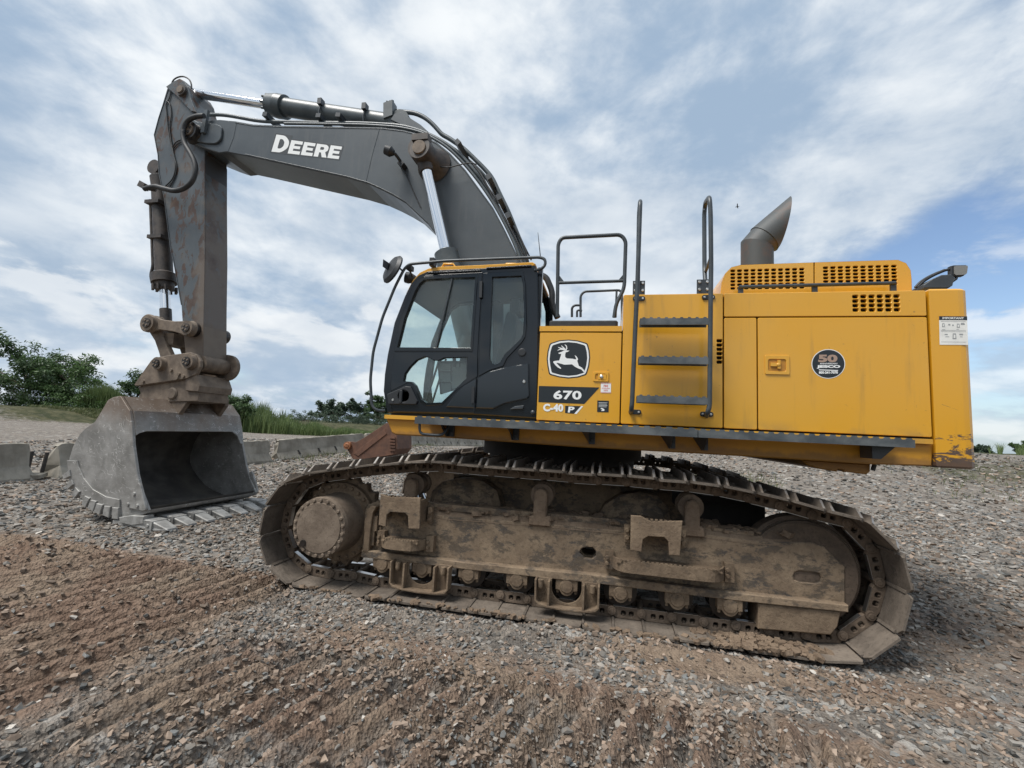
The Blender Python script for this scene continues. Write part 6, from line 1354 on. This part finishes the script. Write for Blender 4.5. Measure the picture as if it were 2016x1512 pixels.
def tree(name, cat, label, base, h, w, mat, seed, trunk=True, leaf=.16, dens=1.0, lean=0., low=.25, group=None):
    g = np.random.default_rng(seed); x, y = base[0], base[1]; z = gz(x, y)-.05
    root = empty(name, (x, y, z), label=label, category=cat)
    if group: root['group'] = group
    m_ = MB(); tips = []; top = np.array((lean*w*.3, 0, h*.62))
    m_.tube([(0, 0, 0), top*.4+g.normal(0, .05*h, 3)*np.array((1, 1, 0)), top], [h*.022+.03, h*.016+.02, h*.008+.01], 7)
    nl = int(11+6*dens)
    for i in range(nl):
        t = g.uniform(low, 1); an = i*2.4+g.uniform(-.4, .4); st = top*t; reach = w*.5*(1-.55*abs(t-.45))*g.uniform(.75, 1.1)
        e = st+np.array((math.cos(an)*reach, math.sin(an)*reach, h*(.12+.22*t)*g.uniform(.5, 1.4))); e[2] = min(e[2], h*.97); mid_ = (st+e)/2+np.array((0, 0, h*.05))
        m_.tube([st, mid_, e], [h*.008+.012, h*.006+.008, .008], 5)
        for q in np.linspace(.35, 1, 5): tips.append(((1-q)*(1-q)*st+2*q*(1-q)*mid_+q*q*e)+g.normal(0, .035*h, 3))
    tips.append(top+np.array((0, 0, h*.25))); tips.append(top+np.array((0, 0, h*.1)))
    m_.build('trunk', 'bark', root)
    V, F, tone = leaf_mesh(tips, g.uniform(.07, .15, len(tips))*max(h, w*.8), int(70*dens), leaf, .34, .5, g)
    V = V[np.repeat(np.ones(len(V)//4, bool), 4)]
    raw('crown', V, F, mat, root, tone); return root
def spot(px, depth): q = at(px, 830, depth); return (float(q[0]), float(q[1]))
GT = 'trees along the edge of the yard'
tree('sumac_tree', 'tree', 'big spreading green tree at the far left, drooping fronds over the bank', spot(28, 46), 7.4, 10.5, 'leaf_dark', 21, leaf=.17, dens=1.55, lean=.3, group=GT)
tree('sumac_tree', 'tree', 'green tree right of the big spreading one, fronds reaching over the tall weeds', spot(112, 47), 5.9, 7.0, 'leaf_mid', 22, leaf=.15, dens=1.3, lean=.4, group=GT)
tree('sumac_tree', 'tree', 'small feathery tree seen between the bucket and the coupler', spot(262, 47), 4.6, 3.6, 'leaf_dark', 23, leaf=.14, dens=.9, group=GT)
tree('small_tree', 'tree', 'small round tree peeking over the right shoulder of the big bucket', spot(462, 48), 3.9, 3.4, 'leaf_dark', 24, leaf=.14, dens=1.0, group=GT)
tree('round_tree', 'tree', 'dark round tree standing alone beyond the tall grass', spot(648, 82), 4.1, 6.6, 'leaf_far', 25, leaf=.24, dens=1.2, low=.15, group=GT)
tree('round_tree', 'tree', 'grey green tree beyond the barrier, left of the cab', spot(706, 84), 4.3, 6.0, 'leaf_far', 26, leaf=.24, dens=1.2, low=.1, group=GT)
tree('round_tree', 'tree', 'tallest dark tree showing just left of the cab guard rail', spot(748, 80), 5.6, 5.6, 'leaf_dark', 27, leaf=.22, dens=1.3, low=.1, group=GT)
tree('round_tree', 'tree', 'small dark tree peeking out right of the counterweight', spot(1931, 62), 1.3, 2.0, 'leaf_far', 28, leaf=.2, dens=.9, low=.1, group=GT)
tree('round_tree', 'tree', 'dark tree at the far right edge behind the gravel bank', spot(2014, 50), 1.7, 2.0, 'leaf_dark', 29, leaf=.16, dens=.9, low=.1, group=GT)
def shrub(label, px, depth, h, w, seed, mat='leaf_dark'):
    g = np.random.default_rng(seed); x, y = spot(px, depth); z = gz(x, y)-.05; root = empty('shrub', (x, y, z), label=label, category='shrub', group='shrubs along the bank')
    m_ = MB(); tips = []
    for i in range(16):
        an = i*2.4; e = np.array((math.cos(an)*w*.5*g.uniform(.2, 1), math.sin(an)*w*.4*g.uniform(.2, 1), h*g.uniform(.3, .85))); m_.tube([(e[0]*.2, e[1]*.2, 0), e*.6+np.array((0, 0, .1)), e], [.03, .02, .008], 5); tips.append(e); tips.append(e*.55); tips.append(e*np.array((1, 1, .3)))
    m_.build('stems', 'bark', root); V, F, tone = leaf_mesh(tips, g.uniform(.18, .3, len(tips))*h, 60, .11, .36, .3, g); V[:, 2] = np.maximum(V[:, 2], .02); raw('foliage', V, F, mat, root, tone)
shrub('dark bushy shrub on the bank under the big spreading tree', 18, 45, 2.6, 5.0, 31); shrub('dark shrub in the middle of the left bank', 78, 45, 3.0, 5.0, 32); shrub('wide dark green shrub on the bank beside the tall weeds', 135, 45, 3.0, 5.2, 33, 'leaf_mid'); shrub('green shrub on the bank nearest the big bucket', 185, 45.5, 2.4, 4.4, 34, 'leaf_mid')
for k_, (px_s, d_s, h_s) in enumerate(((602, 72, 2.2), (668, 76, 2.6), (722, 76, 2.4), (775, 74, 2.6))): shrub(('low dark scrub right behind the tall grass', 'low scrub between the two round trees', 'low scrub behind the pale barrier left of the cab guard rail', 'low scrub showing just left of the cab, above the rusty bucket')[k_], px_s, d_s, h_s, 7.5, 41+k_, 'leaf_far')
# ---------------- grass
def blades(name, pts, hmin, hmax, wid, mat, g, lean=.25, hs=None):
    n = len(pts); h = g.uniform(hmin, hmax, n) if hs is None else hs*g.uniform(.7, 1.15, n); an = g.uniform(0, math.pi, n); z = height(pts[:, 0], pts[:, 1])-.02
    dx, dy = np.cos(an)*wid*g.uniform(.6, 1.5, n), np.sin(an)*wid*g.uniform(.6, 1.5, n); l1 = g.normal(0, lean, n)*h; l2 = g.normal(0, lean, n)*h
    b0 = np.stack([pts[:, 0]-dx, pts[:, 1]-dy, z], 1); b1 = np.stack([pts[:, 0]+dx, pts[:, 1]+dy, z], 1)
    m0 = np.stack([pts[:, 0]-dx*.8+l1*.35, pts[:, 1]-dy*.8+l2*.35, z+h*.6], 1); m1 = np.stack([pts[:, 0]+dx*.8+l1*.35, pts[:, 1]+dy*.8+l2*.35, z+h*.6], 1); t = np.stack([pts[:, 0]+l1, pts[:, 1]+l2, z+h], 1)
    V = np.stack([b0, b1, m1, m0, t], 1).reshape(-1, 3); k = np.arange(n)[:, None]*5
    F = np.concatenate([k+np.array([[0, 1, 2]]), k+np.array([[0, 2, 3]]), k+np.array([[3, 2, 4]])])
    tone = np.repeat(np.clip(g.normal(.5, .25, n), 0, 1), 5); return raw(name, V, F, mat, None, tone, kind='stuff')
g = np.random.default_rng(5)
def strip(px0, px1, d0, d1, n):
    px = g.uniform(px0, px1, n); d = g.uniform(d0, d1, n); return np.array([spot(a, b_) for a, b_ in zip(px, d)]), px
p1, x1_ = strip(440, 790, 47, 56, 9000); hh_ = np.interp(x1_, [440, 560, 600, 640, 790], [2.3, 1.9, 1.5, 1.2, .8])*(.65+.7*vnoise(x1_*.05, x1_*0+3.))
p2, x2_ = strip(150, 240, 44.5, 48, 3500); hh2 = np.interp(x2_, [150, 175, 205, 240], [1.6, 2.7, 2.7, 1.6])
blades('tall_grass', np.concatenate([p1, p2]), 1, 2, .028, 'grass_tall', g, .16, np.concatenate([hh_, hh2]))
q1 = np.stack([g.normal(-11.2, .35, 1500), g.uniform(9.4, 36, 1500)], 1); q1 = q1[vnoise(q1[:, 0]*.8, q1[:, 1]*.8) > .5]
q2 = np.stack([g.normal(5.0, .8, 700), g.normal(12.0, .7, 700)], 1); q3 = np.stack([g.normal(-9.2, 1.2, 1300), g.normal(12.5, 2.6, 1300)], 1); q3 = q3[vnoise(q3[:, 0]*1.1+7, q3[:, 1]*1.1) > .58]
q4 = np.stack([g.uniform(11, 22, 1500), g.uniform(11, 19, 1500)], 1); q4 = q4[vnoise(q4[:, 0]*.7+3, q4[:, 1]*.7+9) > .58]
pp, _ = strip(55, 230, 40, 46, 4500); px_, _ = strip(0, 230, 46, 50, 2500)
blades('weeds', np.concatenate([q1, q2, q3, q4]), .05, .26, .010, 'grass_short', g, .5); blades('bank_grass', np.concatenate([pp, px_]), .10, .32, .03, 'grass_short', g, .5)
cr_, xr_ = strip(1945, 2030, 24, 29, 900); sel = vnoise(xr_*.09, xr_*0+1.5) > .45; blades('crest_grass', cr_[sel], .2, .75, .012, 'grass_tall', g, .2)
# ---------------- a bird far up in the sky
qd = at(1452, 407, 60); bd = MB(); bd.tube([(-.22, 0, 0), (0, 0, .02), (.2, 0, .01), (.3, 0, .0)], [.01, .06, .045, .01], 8); V_ = [(-.05, 0, .03), (.10, 0, .03), (.02, .45, .16), (-.06, .40, .15), (.02, -.45, .10), (-.06, -.40, .09), (-.22, .06, 0), (-.22, -.06, 0), (-.12, 0, .01)]
bd.add(V_, [(0, 1, 2, 3), (0, 1, 4, 5), (6, 7, 8)]); ob_ = bd.build('bird', 'black_plastic', None, fix=False, label='tiny dark bird flying high in the sky left of the exhaust', category='bird'); ob_.location = tuple(qd); ob_.rotation_euler = (.3, 0, 2.8)
